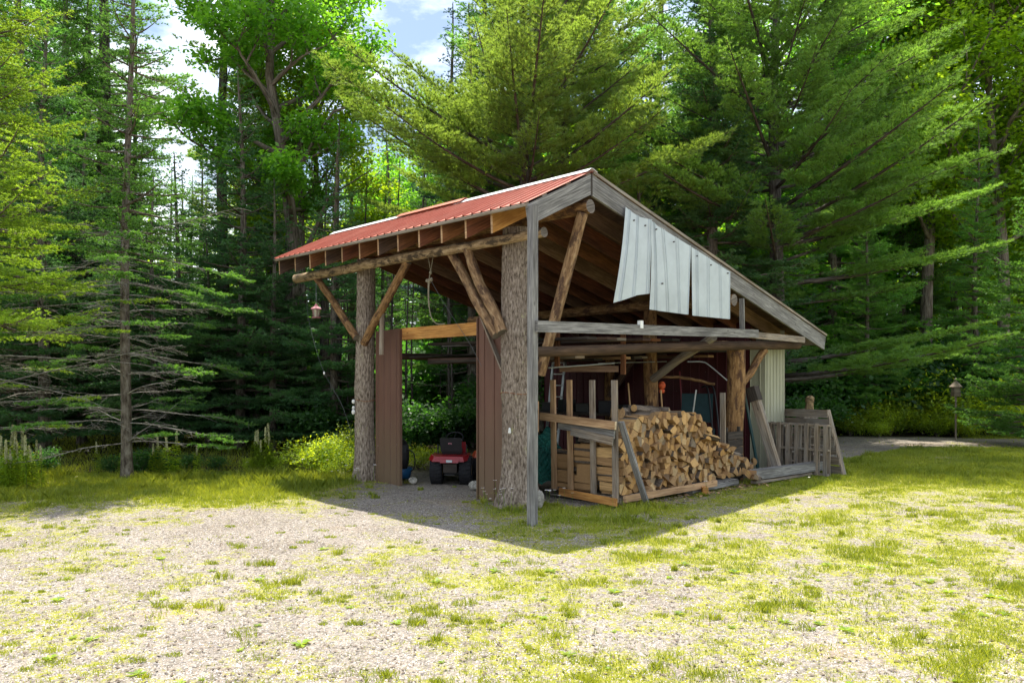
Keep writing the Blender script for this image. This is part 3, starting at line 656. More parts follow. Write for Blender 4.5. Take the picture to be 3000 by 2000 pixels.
# tools against the centre post
def tool(p, q, mat, label, head):
    t = thing('hand_tool', p, label, 'tool'); mb = MB(); mb.tube(curve_pts([p, (Vector(p)+Vector(q))/2+Vector((.01, 0, 0)), q], 5), .017, 8); mb.build('handle', mat, t)
    mb = MB()
    if head == 'axe': mb.box(Vector(p)+Vector((0.05, 0, .05)), .2, .03, .11, taper=.8)
    elif head == 'shovel': mb.box(Vector(p)+Vector((0, 0, .12)), .2, .02, .28, taper=.8)
    else:
        mb.box(Vector(p)+Vector((0, 0, .03)), .34, .03, .03)
        for i in range(8): mb.beam(Vector(p)+Vector((-.15+i*.043, 0, .03)), Vector(p)+Vector((-.15+i*.043, -.05, -.04)), .006, .006)
    mb.build('tool_head', 'black', t)
tool(W(2.1, 5.2, .02), W(2.1, 5.0, 1.85), 'handle', 'long pale wooden axe handle upright left of the centre log post', 'axe')
tool(W(1.2, 5.0, .02), W(1.35, 5.05, 1.72), 'handle', 'slim pale tool handle resting on the front of the centre log post', 'rake')
tool(W(1.2, 5.6, .02), W(1.0, 5.75, 1.72), 'alu', 'thin grey rod standing right of the centre log post', 'rake')
tool(W(2.4, 7.5, .02), W(2.6, 7.6, 2.1), 'mowred', 'long red handle leaning on the red wall', 'shovel')
mb = MB(); mb.ball(W(1.72, 5.62, 1.80), .075, seg=18, sq=(1, 1, 1.15)); mb.lathe(W(1.72, 5.62, 1.70), ZD, [(.0, -.06), (.05, -.05), (.06, 0), (.05, .02)], 14); o = mb.build('float_ball', 'orangeball', origin=W(1.72, 5.62, 1.7)); tag(o, 'round orange ball hung on the right side of the centre log post', 'ball')
# teal garden cart / wheelbarrow tipped on end
ct = thing('tipped_cart', W(1.6, 7.1, 0), 'dark teal two-piece cart tipped up in the shade beside the right log post', 'cart')
mb = MB(); mb.beam(W(2.1, 6.85, .55), W(1.45, 7.15, .5), .06, .72, up=ZD+UD*.2); mb.build('lower_tray', 'teal', ct)
mb = MB(); mb.beam(W(2.12, 6.95, 1.3), W(1.5, 7.2, 1.3), .05, .62, up=ZD+UD*.25); mb.build('upper_tray', 'teal', ct)
for s in (0, .35):
    mb = MB(); mb.tube(curve_pts([W(1.15-s*.3, 6.7+s*.2, .1), W(1.3-s*.3, 6.85+s*.2, .9), W(1.5-s*.3, 7.0+s*.2, 1.7), W(1.7-s*.3, 7.1+s*.2, 1.75)], 5), .02, 8); mb.build('handle', 'black', ct)
mb = MB(); mb.lathe(W(1.75, 6.9, .22), UD, [(.1, -.03), (.2, -.04), (.22, 0), (.2, .04), (.1, .03)], 22); mb.build('wheel', 'rubber', ct)
# crate boards on the right post
cb = thing('slatted_crate', W(.1, 5.75, 0), 'dark slatted crate standing against the foot of the right log post', 'crate')
for i in range(6):
    mb = MB(); mb.beam(W(.16, 5.50, .12+i*.15), W(.12, 5.98, .12+i*.15), .02, .14); mb.build('slat', 'darkwood', cb)
for v in (5.51, 5.97):
    mb = MB(); mb.beam(W(.20, v, .0), W(.20, v, 1.02), .05, .05, up=UD); mb.build('corner_stile', 'darkwood', cb)
bar('upright_board', W(.22, 5.44, .05), W(.22, 5.42, 1.68), .03, .10, 'greybrown', 'narrow upright brown board on the left edge of the right log post', 'board', up=UD)
# leaning timber, dark edge strip, lying timber
lt = thing('leaning_timber', W(-.3, 6.6, 0), 'heavy weathered timber leaning against the cream wall right of the right log post', 'timber')
mb = MB(); mb.beam(W(-.31, 6.62, .0), W(.20, 6.60, 1.58), .14, .16, up=UD*-1); mb.build('timber_body', ['greybrown'], lt)
mb = MB(); mb.beam(W(.17, 6.60, 1.50), W(.26, 6.60, 1.77), .19, .20, up=UD*-1); mb.build('timber_head', 'darkwood', lt)
bar('green_strip', W(.35, 7.05, .0), W(.42, 6.57, 1.73), .03, .06, 'teal', 'thin dark green strip leaning behind the heavy leaning timber', 'strip')
lb = MB(); lb.beam(W(-.28, 5.60, .17), W(-.50, 8.02, .17), .19, .17, mend=1); o = lb.build('lying_timber', ['grey', 'tan'], origin=W(-.4, 6.8, 0)); tag(o, 'thick silver-grey timber lying in front of the pallets', 'timber')
lb = MB(); lb.beam(W(-.30, 5.62, .035), W(-.46, 7.6, .035), .12, .05); o = lb.build('lying_plank', ['greybrown'], origin=W(-.4, 6.6, 0)); tag(o, 'flat plank under the silver-grey lying timber', 'plank')
# pallets
def pallet(name, label, C, X, Y, w, h, nslat, slw, mat, stringers=3, dep=.09, group=None, back=True):
    """C lower-left corner, X unit along width, Y unit up the pallet"""
    C = Vector(C); X = Vector(X).normalized(); Y = Vector(Y).normalized(); Z = X.cross(Y).normalized()
    t = thing(name, C, label, 'pallet', group)
    for i in range(stringers):
        y = h*i/(stringers-1); mb = MB(); mb.beam(C+Y*y, C+X*w+Y*y, .04, dep, up=Z); mb.build('stringer', mat, t)
    for side in ((1, -1) if back else (1,)):
        for i in range(nslat):
            x = slw/2+(w-slw)*i/(nslat-1)+random.uniform(-.01, .01); mb = MB(); off = Z*(dep/2+.013)*side
            mb.beam(C+X*x+Y*-.02+off, C+X*x+Y*(h+.02+random.uniform(-.02, .02))+off, .018, slw*random.uniform(.9, 1.08), up=X); mb.build('slat', mat, t)
    return t
pallet('standing_pallet', 'weathered pallet with upright slats, nearer of the two by the lying timber', W(.50, 7.74, .02), W(-.80, 7.70, 0)-W(.50, 7.74, 0), (ZD+VD*.03), 1.30, .98, 7, .085, 'greybrown', back=True)
pallet('leaning_pallet', 'tall grey pallet with level boards leaning behind the upright-slatted one', W(-.92, 8.16, .0), W(-.52, 8.32, 1.29)-W(-.92, 8.16, 0), W(.5, 8.74, -.03)-W(-.92, 8.16, 0), 1.36, 1.42, 7, .165, 'greybrown', stringers=3, back=False)
pallet('shaded_pallet', 'dark shaded pallet upright against the cream wall behind the leaning timber', W(.46, 7.86, .02), W(.46, 8.6, 0)-W(.46, 7.86, 0), ZD+UD*.08, .74, .93, 4, .09, 'darkwood')  # its shade is put into the near-black wood colour
# carved stump figure
fg = thing('carved_stump', W(0.55, 9.7, 0), 'carved wooden stump figure rising behind the pallets', 'carving')
mb = MB(); mb.tube([W(0.55, 9.7, 0), W(0.55, 9.7, .5), W(0.55, 9.7, .95), W(0.55, 9.7, 1.08)], [.3, .26, .30, .22], 16, rough=.15); mb.build('stump', 'sprucebark', fg)
mb = MB(); mb.tube([W(0.52, 9.75, 1.05), W(0.53, 9.75, 1.2), W(0.51, 9.74, 1.36), W(0.51, 9.74, 1.42), W(0.50, 9.74, 1.5), W(0.50, 9.74, 1.54)], [.13, .11, .085, .10, .095, .05], 12, rough=.12); mb.build('figure', 'carved', fg)
# ------------------------------------------------------------------ wood rack in front of the pile
rk = thing('firewood_rack', W(.5, 1.85, 0), 'plank rack with four upright posts holding the left end of the firewood pile', 'rack')
for (u, lean, zb) in ((1.28, -.0, .12), (.92, .0, .10), (.44, .0, .08), (-.0, 0, .05)):
    mb = MB(); mb.beam(W(u+.02, 1.93, zb), W(u+lean, 1.87, 1.93), .04 if u > 0 else .045, .095, up=UD); mb.build('upright', 'greybrown' if u < .5 else 'tan', rk)
mb = MB(); mb.beam(W(1.42, 1.72, 1.33), W(-.08, 1.80, 1.24), .045, .125, mend=1); mb.build('top_rail', ['tan', 'palewood'], rk)
mb = MB(); mb.beam(W(1.12, 1.83, 1.20), W(-.03, 1.835, 1.10), .03, .13); mb.build('mid_rail', 'grey', rk)
mb = MB(); mb.beam(W(.82, 1.80, 1.11), W(-.02, 1.81, 1.00), .025, .13); mb.build('mid_rail', 'greybrown', rk)
mb = MB(); mb.beam(W(1.04, 1.77, .125), W(-.10, 1.80, .075), .04, .115); mb.build('bottom_rail', 'orange', rk)
mb = MB(); mb.beam(W(-.13, 1.86, 1.30), W(-.28, 2.33, -.02), .04, .10, up=UD); mb.build('diagonal_brace', 'grey', rk)
# pallets under the firewood
def low_pallet(label, u0, u1, v0, v1, mat, zt=.12, front='greybrown'):
    t = thing('low_pallet', W((u0+u1)/2, (v0+v1)/2, 0), label, 'pallet')
    for i in range(4):
        u = u0+(u1-u0)*i/3; mb = MB(); mb.beam(W(u, v0, zt-.055), W(u, v1, zt-.055), .04, .075); mb.build('stringer', front if i == 0 else mat, t)
    n = int((v1-v0)/.16)
    for i in range(n):
        v = v0+.06+(v1-v0-.12)*i/(n-1); mb = MB(); mb.beam(W(u0-.01, v, zt-.008), W(u1, v, zt-.008), .11, .018); mb.build('slat', mat, t)
    for i in range(3):
        v = v0+.06+(v1-v0-.12)*i/2; mb = MB(); mb.beam(W(u0, v, .012), W(u1, v, .012), .11, .02); mb.build('slat', mat, t)
low_pallet('pallet under the left half of the firewood pile', .0, 1.45, 1.98, 3.7, 'greybrown', .12)
low_pallet('grey pallet under the right half of the firewood pile', -.16, 1.3, 3.78, 5.3, 'grey', .11, 'grey')
bar('edge_plank', W(-.09, 2.0, .10), W(-.22, 4.45, .125), .05, .10, 'tan', 'long brown plank on edge along the foot of the firewood', 'plank')
bar('wood_block', W(-.35, 3.9, .06), W(-.22, 4.05, .06), .09, .1, 'orange', 'small orange wood block lying by the grey pallet', 'block')

# ------------------------------------------------------------------ firewood
def clip(poly, p, q):
    """keep the part of poly nearer to p than q"""
    mx_, my = (p[0]+q[0])/2, (p[1]+q[1])/2; nx_, ny_ = q[0]-p[0], q[1]-p[1]; out = []
    for i in range(len(poly)):
        a = poly[i]; b = poly[(i+1) % len(poly)]
        da = (a[0]-mx_)*nx_+(a[1]-my)*ny_; db = (b[0]-mx_)*nx_+(b[1]-my)*ny_
        if da <= 0: out.append(a)
        if (da < 0 < db) or (db < 0 < da):
            t = da/(da-db); out.append((a[0]+(b[0]-a[0])*t, a[1]+(b[1]-a[1])*t))
    return out
prof = [(1.95, 1.00), (2.2, 1.10), (2.7, 1.30), (3.3, 1.36), (3.8, 1.34), (4.2, 1.20), (4.5, 1.02), (4.75, .86), (5.05, .66), (5.4, .48), (5.9, .28), (6.3, .12)]
def topz(v):
    for (a, za), (b, zb) in zip(prof, prof[1:]):
        if a <= v <= b: return za+(zb-za)*(v-a)/(b-a)
    return 0
def log_from_poly(poly, u0, u1, lab, rr):
    cx = sum(p[0] for p in poly)/len(poly); cz = sum(p[1] for p in poly)/len(poly)
    bd = rr.uniform(0, 6.28); barky = rr.random() < .55
    P = []; flag = []
    n = len(poly)
    # bark side swells out like the round of the trunk; the other sides are the split faces
    for i in range(n):
        a = poly[i]; b = poly[(i+1) % n]; mxp = ((a[0]+b[0])/2-cx, (a[1]+b[1])/2-cz); ang = math.atan2(mxp[1], mxp[0])
        isb = barky and math.cos(ang-bd) > .35
        P.append(a); flag.append(isb)
        if isb:
            k = 1.06; m_ = ((a[0]+b[0])/2, (a[1]+b[1])/2); P.append((cx+(m_[0]-cx)*k, cz+(m_[1]-cz)*k)); flag.append(True)
    n = len(P); mb = MB(); sk = [rr.uniform(-.02, .02) for _ in range(4)]
    secs = []
    for j, (uu, sc) in enumerate(((u0, 1.0), ((u0+u1)/2, 1.0+rr.uniform(-.05, .03)), (u1, .96))):
        tl = sk[0]*j*.5; t2 = sk[1]*j*.5
        secs.append([W(uu+(sk[2]*(p[0]-cx)/.06*.25+sk[3]*(p[1]-cz)/.06*.5 if j == 0 else 0), cx+(p[0]-cx)*sc+tl, cz+(p[1]-cz)*sc+t2) for p in P])
    o = rr.random()*30; L = 0
    for i in range(n):
        k = (i+1) % n; w = math.dist(P[i], P[k])
        for j in range(2):
            mb.quad([secs[j][i], secs[j+1][i], secs[j+1][k], secs[j][k]], [(o+j*.2, o+L), (o+j*.2+.2, o+L), (o+j*.2+.2, o+L+w), (o+j*.2, o+L+w)], 1 if flag[i] else 2)
        L += w
    mb.quad(secs[0], None, 0); mb.quad(list(reversed(secs[2])), None, 0)
    ob = mb.build('firewood_log', ['end', 'logbark', 'side'], origin=W((u0+u1)/2, cx, cz)); tag(ob, lab, 'firewood', 'split logs in the firewood pile'); return ob
ORD = 'zeroth first second third fourth fifth sixth seventh eighth ninth tenth eleventh twelfth thirteenth fourteenth fifteenth sixteenth seventeenth eighteenth nineteenth twentieth twenty-first twenty-second twenty-third twenty-fourth twenty-fifth twenty-sixth twenty-seventh twenty-eighth twenty-ninth thirtieth thirty-first thirty-second thirty-third thirty-fourth thirty-fifth'.split()
rr = random.Random(31); nlog = 0; FW = []; cnt_ = {}
LABF = 'split log stacked in the long pile, cut ends facing the yard'
for row, (ua, ub, hs, vmax) in enumerate(((.02, .42, 1.0, 6.2), (.47, .88, .84, 2.12), (.93, 1.36, .62, 2.12))):
    pts = []; lay = {}; cand = 0
    while cand < 12000:
        cand += 1; p = (rr.uniform(1.97, vmax+.1), rr.uniform(.15, 1.5)); md = rr.uniform(.158, .232)
        if p[1] > topz(min(max(p[0], 1.96), 6.29))*hs: continue
        if all((p[0]-q[0])**2+(p[1]-q[1])**2 > md*md for q in pts): pts.append(p)
    for k_ in range(9):
        L_ = sorted([q for q in pts if .1+.18*k_ <= q[1] < .1+.18*(k_+1)])
        for i_, q in enumerate(L_): lay[q] = (k_+1, i_+1)
    for p in pts:
        if row and p[0] > vmax and p[1] < topz(p[0])*hs-.12: continue
        s_ = .155; poly = [(p[0]+s_*math.cos(a+.3), p[1]+s_*math.sin(a+.3)) for a in np.linspace(0, 2*math.pi, 13)[:-1]]
        poly = [(max(x, 1.955), max(y, .125)) for x, y in poly]
        for q in pts:
            if q is not p and abs(q[0]-p[0]) < .5 and abs(q[1]-p[1]) < .5: poly = clip(poly, p, q)
        if len(poly) < 3: continue
        # the round is split into halves, thirds or quarters: flat faces meet near the middle
        area = abs(sum(poly[i][0]*poly[(i+1) % len(poly)][1]-poly[(i+1) % len(poly)][0]*poly[i][1] for i in range(len(poly))))/2
        pieces = [poly]; cx = sum(a[0] for a in poly)/len(poly)+rr.uniform(-.02, .02); cz = sum(a[1] for a in poly)/len(poly)+rr.uniform(-.02, .02)
        def cut(pl, ang, off=0):
            ca, sa = math.cos(ang), math.sin(ang); A_ = (cx+ca*(off-.01), cz+sa*(off-.01)); B_ = (cx+ca*(off+.01), cz+sa*(off+.01)); return [clip(pl, A_, B_), clip(pl, B_, A_)]
        a0 = rr.uniform(0, math.pi)
        if area > .012: pieces = cut(poly, a0, rr.uniform(-.015, .015))
        if area > .022: pieces = [pieces[0]]+cut(pieces[1], a0+math.pi/2+rr.uniform(-.4, .4)) if area < .031 else [y for x in pieces for y in cut(x, a0+math.pi/2+rr.uniform(-.4, .4))]
        li, ix = lay[p]; kk_ = 0
        for pc in pieces:
            if len(pc) < 3: continue
            ex = sum(a[0] for a in pc)/len(pc); ez = sum(a[1] for a in pc)/len(pc)
            sh_ = rr.uniform(.90, .965); pc = [(ex+(a[0]-ex)*sh_, ez+(a[1]-ez)*sh_) for a in pc]; pp = [pc[0]]
            for a in pc[1:]:
                if math.dist(a, pp[-1]) > .014: pp.append(a)
            if len(pp) > 3 and math.dist(pp[0], pp[-1]) < .014: pp.pop()
            ar = abs(sum(pp[i][0]*pp[(i+1) % len(pp)][1]-pp[(i+1) % len(pp)][0]*pp[i][1] for i in range(len(pp))))/2
            if len(pp) < 3 or ar < .0016: continue
            j = rr.uniform(-.08, .08); kk_ += 1
            part = ('first', 'second', 'third', 'fourth')[kk_-1]
            cnt_[(row, li)] = cnt_.get((row, li), 0)+1; lab = '%s split piece of the %s round from the rack, %s layer up' % (part, ORD[ix], ORD[li]) if row == 0 else 'side-on split log behind the rack, %s back row, %s layer, %s piece in' % (ORD[row], ORD[li], ORD[min(cnt_[(row, li)], 35)])
            FW.append(((ar if row == 0 else ar*(.5 if ex < 2.09 else .1)), log_from_poly(pp, ua+j, ub+j+rr.uniform(-.03, .02), lab, rr))); nlog += 1
    print('row', row, nlog)
# loose logs tumbled on top and at the right-hand foot
def loose(u, v, z, yaw, pitch, L, r, kind):
    global nlog
    d = (UD*math.cos(yaw)+VD*math.sin(yaw))*math.cos(pitch)+ZD*math.sin(pitch); s1 = d.cross(ZD).normalized(); s2 = s1.cross(d)
    c = W(u, v, z); roll = rr.uniform(0, 6.28)
    if kind == 'q': cs = [(0, 0)]+[(math.cos(a), math.sin(a)) for a in np.linspace(0, 1.6, 5)]
    elif kind == 'h': cs = [(math.cos(a), math.sin(a)) for a in np.linspace(0, math.pi, 8)]
    else: cs = [(math.cos(a), math.sin(a)) for a in np.linspace(0, 2*math.pi, 13)[:-1]]
    mx_ = sum(a for a, b in cs)/len(cs); my = sum(b for a, b in cs)/len(cs)
    k = r*(1.5 if kind == 'q' else 1.15 if kind == 'h' else .85); cs = [((a-mx_)*k, (b-my)*k) for a, b in cs]
    cs = [(a*math.cos(roll)-b*math.sin(roll), a*math.sin(roll)+b*math.cos(roll)) for a, b in cs]
    mb = MB(); n = len(cs); A = [c+s1*a+s2*b-d*L/2 for a, b in cs]; B = [c+s1*a*.95+s2*b*.95+d*L/2 for a, b in cs]; o = rr.random()*30; Ls = 0
    for i in range(n):
        j = (i+1) % n; w = math.dist(cs[i], cs[j])
        flat = (kind == 'q' and i in (0, n-1)) or (kind == 'h' and i == n-1)
        mb.quad([A[i], A[j], B[j], B[i]], [(o, o+Ls), (o, o+Ls+w), (o+L, o+Ls+w), (o+L, o+Ls)], 2 if flat else 1); Ls += w
    mb.quad(list(reversed(A)), None, 0); mb.quad(B, None, 0)
    ob = mb.build('firewood_log', ['end', 'logbark', 'side'], origin=c)
    tag(ob, 'loose split log tumbled at the low right end of the pile' if v > 4.3 else 'loose split log lying on top of the pile', 'firewood', 'split logs in the firewood pile'); nlog += 1
for i in range(36):
    v = rr.uniform(4.7, 7.0)-.3*(i % 3); u = rr.uniform(-.32, .7) if v > 5.2 else rr.uniform(-.1, .5)
    base = (topz(min(v, 6.29))+.10*(v > 5))*max(0, 1-max(0, -.02-u)/.5)
    loose(u, v, max(.07, base*rr.uniform(.75, 1.0)+.05) if u > -.05 else max(.07, base*.45), rr.uniform(-1.5, 1.5), rr.uniform(-.35, .3), rr.uniform(.32, .44), rr.uniform(.05, .075), rr.choice('qqhr'))
for i in range(10):
    v = rr.uniform(2.15, 4.2); loose(rr.uniform(.15, .6), v, topz(v)+.055, rr.uniform(-.5, .5)+(1.4 if i % 4 == 0 else 0), rr.uniform(-.1, .15), .4, rr.uniform(.055, .075), rr.choice('qhhr'))
loose(-.30, 5.35, .22, 1.25, -.28, .5, .07, 'q'); loose(-.36, 5.75, .12, 1.35, -.12, .45, .065, 'q')
# big pieces on top, their long split sides turned to the left
loose(.25, 2.3, 1.20, .9, .06, .5, .085, 'q'); loose(.35, 2.65, 1.36, 1.25, -.05, .5, .09, 'h'); loose(.5, 2.15, 1.12, .7, .02, .55, .08, 'h'); loose(.3, 3.1, 1.43, 1.45, -.1, .8, .07, 'r')
print('front+back', len(FW), 'all', nlog)
FW.sort(key=lambda t: -t[0]); KEEP = 298-(nlog-len(FW)); rest = [o for _, o in FW[KEEP:]]
if rest:
    V = []; F_ = []; MI = []
    for o in rest:
        b = len(V); V += [tuple(v_.co+o.location) for v_ in o.data.vertices]
        for pl in o.data.polygons: F_.append([b+k for k in pl.vertices]); MI.append(pl.material_index)
        me_ = o.data; bpy.data.objects.remove(o); bpy.data.meshes.remove(me_)
    me_ = bpy.data.meshes.new('small_firewood'); me_.from_pydata(V, [], F_); me_.uv_layers.new(name='UVMap')
    for m_ in ('end', 'logbark', 'side'): me_.materials.append(M[m_])
    me_.polygons.foreach_set('material_index', MI); o = bpy.data.objects.new('small_firewood', me_); COL.objects.link(o)
    tag(o, 'thin slivers and half-hidden logs filling the firewood pile', 'firewood', kind='stuff')
mb = MB()
for i in range(420):
    v = rr.uniform(2.2, 7.2); u = rr.gauss(-.28, .16); c = W(u, v, .0)+ZD*rr.uniform(-.01, .012); a = rr.uniform(0, 6.28); L = rr.uniform(.012, .05); w = L*rr.uniform(.2, .5)
    d = Vector((math.cos(a), math.sin(a), rr.uniform(-.2, .3))); s = Vector((-math.sin(a), math.cos(a), rr.uniform(-.3, .3))); mb.quad([c-d*L-s*w, c+d*L-s*w, c+d*L*.8+s*w, c-d*L*.9+s*w], None, i % 2)
o = mb.build('bark_chips', ['logbark', 'tan'], origin=W(-.2, 4.5, 0)); tag(o, 'bark crumbs and chips scattered along the foot of the firewood', 'wood chips', kind='stuff')
# green tarp behind the rack
K = 26; rs = np.random.RandomState(3); mb = MB(); grid = [[None]*K for _ in range(K)]
for i in range(K):
    for j in range(K):
        a = i/(K-1); b = j/(K-1); h = 1.0*math.exp(-((a-.45)/.33)**2-((b-.5)/.35)**2)
        f = .07*math.sin(a*19+b*7)+.05*math.sin(b*23-a*11)
        grid[i][j] = W(1.42+a*1.1, 1.75+b*1.3, max(.04, .18+h*.85+f*(.3+h)))
for i in range(K-1):
    for j in range(K-1): mb.quad([grid[i][j], grid[i+1][j], grid[i+1][j+1], grid[i][j+1]], sm=True)
o = mb.build('green_tarp', 'tarp', origin=W(1.9, 2.4, 0), solid=.005); tag(o, 'crumpled green tarp over a heap behind the rack posts', 'tarp')

# ------------------------------------------------------------------ lawn tractors
def tractor(C, yaw, label, paint, seat='black'):
    t = thing('lawn_tractor', C, label, 'lawn tractor'); C = Vector(C); F = Vector((math.sin(yaw), math.cos(yaw), 0)); S = Vector((math.cos(yaw), -math.sin(yaw), 0))
    K_ = .88
    def P(s, f, z): return C+(S*s+F*f+ZD*z)*K_
    def hull(pts_bot, pts_top, mat, name, parent=t):
        mb = MB(); n = len(pts_bot)
        for i in range(n):
            j = (i+1) % n; mb.quad([pts_bot[i], pts_bot[j], pts_top[j], pts_top[i]])
        mb.quad(list(reversed(pts_bot))); mb.quad(pts_top); ob = mb.build(name, mat, parent); b = ob.modifiers.new('soft', 'BEVEL'); b.width = .015; b.segments = 2; return ob
    for sx in (-1, 1):
        mb = MB(); prof_ = [(.13, -.115), (.20, -.12), (.25, -.095), (.262, -.04), (.262, .04), (.25, .095), (.20, .12), (.13, .115)]
        mb.lathe(P(sx*.31, 0, .262), S, prof_, 36); w = mb.build('rear_wheel', 'rubber', t)
        for k in range(20):
            a = 2*math.pi*k/20; d = F*math.cos(a)+ZD*math.sin(a); mb = None
        mb = MB()
        for k in range(22):
            a = 2*math.pi*k/22; d = F*math.cos(a)+ZD*math.sin(a); e = F*math.cos(a+.14)+ZD*math.sin(a+.14)
            c0 = P(sx*.31, 0, .262); mb.beam(c0+d*.262-S*.10, c0+e*.262+S*0.0, .03, .018, up=d); mb.beam(c0+e*.262+S*0.0, c0+d*.262+S*.10, .03, .018, up=d)
        mb.build('tread', 'rubber', w)
        mb = MB(); mb.lathe(P(sx*.31, 0, .262), S, [(0, -.06), (.12, -.07), (.14, -.10), (.14, .10), (.12, .07), (0, .06)], 24); mb.build('rim', 'rim', w)
        mb = MB(); mb.lathe(P(sx*.34, 1.15, .18), S, [(.08, -.06), (.15, -.07), (.18, -.03), (.18, .03), (.15, .07), (.08, .06)], 26); w = mb.build('front_wheel', 'rubber', t)
        mb = MB(); mb.lathe(P(sx*.34, 1.15, .18), S, [(0, -.03), (.085, -.05), (.085, .05), (0, .03)], 20); mb.build('rim', 'rim', w)
    # rear fender deck
    hull([P(-.38, -.30, .47), P(.30, -.34, .47), P(.40, -.1, .50), P(.40, .35, .50), P(-.46, .35, .50), P(-.47, -.12, .50)],
         [P(-.34, -.26, .575), P(.27, -.30, .575), P(.36, -.1, .60), P(.36, .35, .60), P(-.41, .35, .60), P(-.42, -.1, .60)], paint, 'fender_deck')
    hull([P(-.2, -.36, .45), P(.18, -.36, .45), P(.16, -.28, .45), P(-.18, -.28, .45)], [P(-.22, -.34, .52), P(.2, -.34, .52), P(.18, -.27, .52), P(-.2, -.27, .52)], paint, 'rear_lip')
    mb = MB(); mb.box(P(-.01, -.367, .488), .11, .006, .045, rot=-yaw); mb.build('deck_label', 'whitemetal', t)
    hull([P(-.13, -.27, .23), P(.13, -.27, .23), P(.13, .9, .25), P(-.13, .9, .25)], [P(-.14, -.27, .42), P(.14, -.27, .42), P(.14, .9, .42), P(-.14, .9, .42)], 'black', 'chassis')
    mb = MB(); mb.box(P(0, -.28, .33), .25, .012, .16, rot=-yaw); mb.build('rear_plate', 'darkwood', t)
    mb = MB(); mb.beam(P(-.1, -.36, .21), P(.1, -.36, .21), .1, .015); mb.build('hitch_plate', 'black', t)
    hull([P(-.42, .40, .10), P(.42, .40, .10), P(.48, .7, .10), P(.3, 1.0, .10), P(-.3, 1.0, .10), P(-.48, .7, .10)], [P(-.40, .42, .22), P(.40, .42, .22), P(.44, .7, .22), P(.27, .95, .22), P(-.27, .95, .22), P(-.44, .7, .22)], 'black', 'mower_deck')
    hull([P(-.20, .0, .60), P(.20, .0, .60), P(.2, .36, .60), P(-.2, .36, .60)], [P(-.23, -.04, .70), P(.23, -.04, .70), P(.2, .4, .69), P(-.2, .4, .69)], seat, 'seat_cushion')
    bk = hull([P(-.225, -.06, .66), P(.225, -.06, .66), P(.2, .02, .66), P(-.2, .02, .66)], [P(-.235, -.15, .95), P(.235, -.15, .95), P(.21, -.09, .96), P(-.21, -.09, .96)], seat, 'seat_back')
    mb = MB(); c = P(-.02, -.112, .835)
    for q in ((-.022, 0), (.0, .008), (.022, 0)): mb.box(c+S*q[0]+ZD*q[1], .014, .012, .028, rot=-yaw)
    mb.build('seat_emblem', 'pink', bk)
    hull([P(-.25, .72, .36), P(.25, .72, .36), P(.21, 1.42, .34), P(-.21, 1.42, .34)], [P(-.23, .74, .80), P(.23, .74, .80), P(.17, 1.36, .66), P(-.17, 1.36, .66)], paint, 'hood')
    mb = MB(); mb.tube([P(0, .74, .66), P(0, .56, .90)], .02, 8); ob = mb.build('steering_column', 'black', t)
    mb = MB(); ax = (P(0, .56, .9)-P(0, .74, .66)).normalized(); cc = P(0, .56, .9); a1 = ax.orthogonal().normalized(); a2 = ax.cross(a1)
    mb.tube([cc+(a1*math.cos(a)+a2*math.sin(a))*.17 for a in np.linspace(0, 2*math.pi, 25)], .014, 8)
    for a in (0.5, 2.6, 4.7): mb.tube([cc, cc+(a1*math.cos(a)+a2*math.sin(a))*.17], .012, 6)
    mb.build('steering_wheel', 'black', t)
    for sx in (-1, 1):
        mb = MB(); mb.tube([P(sx*.3, .1, .6), P(sx*.31, .12, .76)], .012, 6); mb.ball(P(sx*.31, .12, .77), .022, seg=8); mb.build('lever', 'black', t)
    return t
tractor((-1.135, 14.42, 0), .04, 'red lawn tractor with a black seat, tail toward the yard, between the brown panels', 'mowred')
tractor((-.36, 15.05, 0), .18, 'orange-red lawn tractor mostly hidden behind the right brown panel', 'moworange')

# ------------------------------------------------------------------ hanging things on the left
bf = thing('bird_feeder', W(6.83, .70, 3.15), 'small faded pink lantern-shaped bird feeder hanging at the far left of the eave log', 'bird feeder')
c = W(6.83, .70, 0)
mb = MB(); mb.lathe(c, ZD, [(.0, 3.50), (.02, 3.47), (.05, 3.425), (.125, 3.375), (.12, 3.36), (.02, 3.38)], 6, sm=False); mb.build('feeder_roof', 'pink', bf)
mb = MB(); mb.lathe(c, ZD, [(.082, 3.375), (.055, 3.20), (.0, 3.20)], 6, sm=False); mb.build('seed_panel', 'clearp', bf)
mb = MB()
for k in range(6):
    a = k*math.pi/3; mb.tube([c+Vector((.084*math.cos(a), .084*math.sin(a), 3.375)), c+Vector((.058*math.cos(a), .058*math.sin(a), 3.19))], .005, 5)
mb.build('corner_strip', 'pink', bf)
mb = MB(); mb.lathe(c, ZD, [(.0, 3.185), (.10, 3.185), (.105, 3.205), (.06, 3.20), (0, 3.20)], 6, sm=False); mb.build('seed_tray', 'pink', bf)
mb = MB(); mb.tube([c+ZD*3.5, c+ZD*3.62], .004, 5); mb.tube([c+ZD*3.62+Vector((.012*math.cos(a), 0, .04+.03*math.sin(a))) for a in np.linspace(0, 6.28, 12)], .003, 5); mb.tube([c+ZD*3.68, c+ZD*3.97], .004, 5); mb.build('hanger', 'alu', bf)
def cord(name, pts, r, mat, label, n=8, cat='cord'):
    mb = MB(); mb.tube(curve_pts(pts, n), r*.7, 5); o = mb.build(name, mat, origin=pts[0]); tag(o, label, cat); return o
cord('feeder_line', [W(7.05, .68, 3.98), W(6.86, .52, 3.30), W(6.2, .45, 2.2), W(5.62, .55, 1.45), W(5.42, .64, .9)], .005, 'line', 'thin grey pulley line from the eave log past the bird feeder to a trunk')
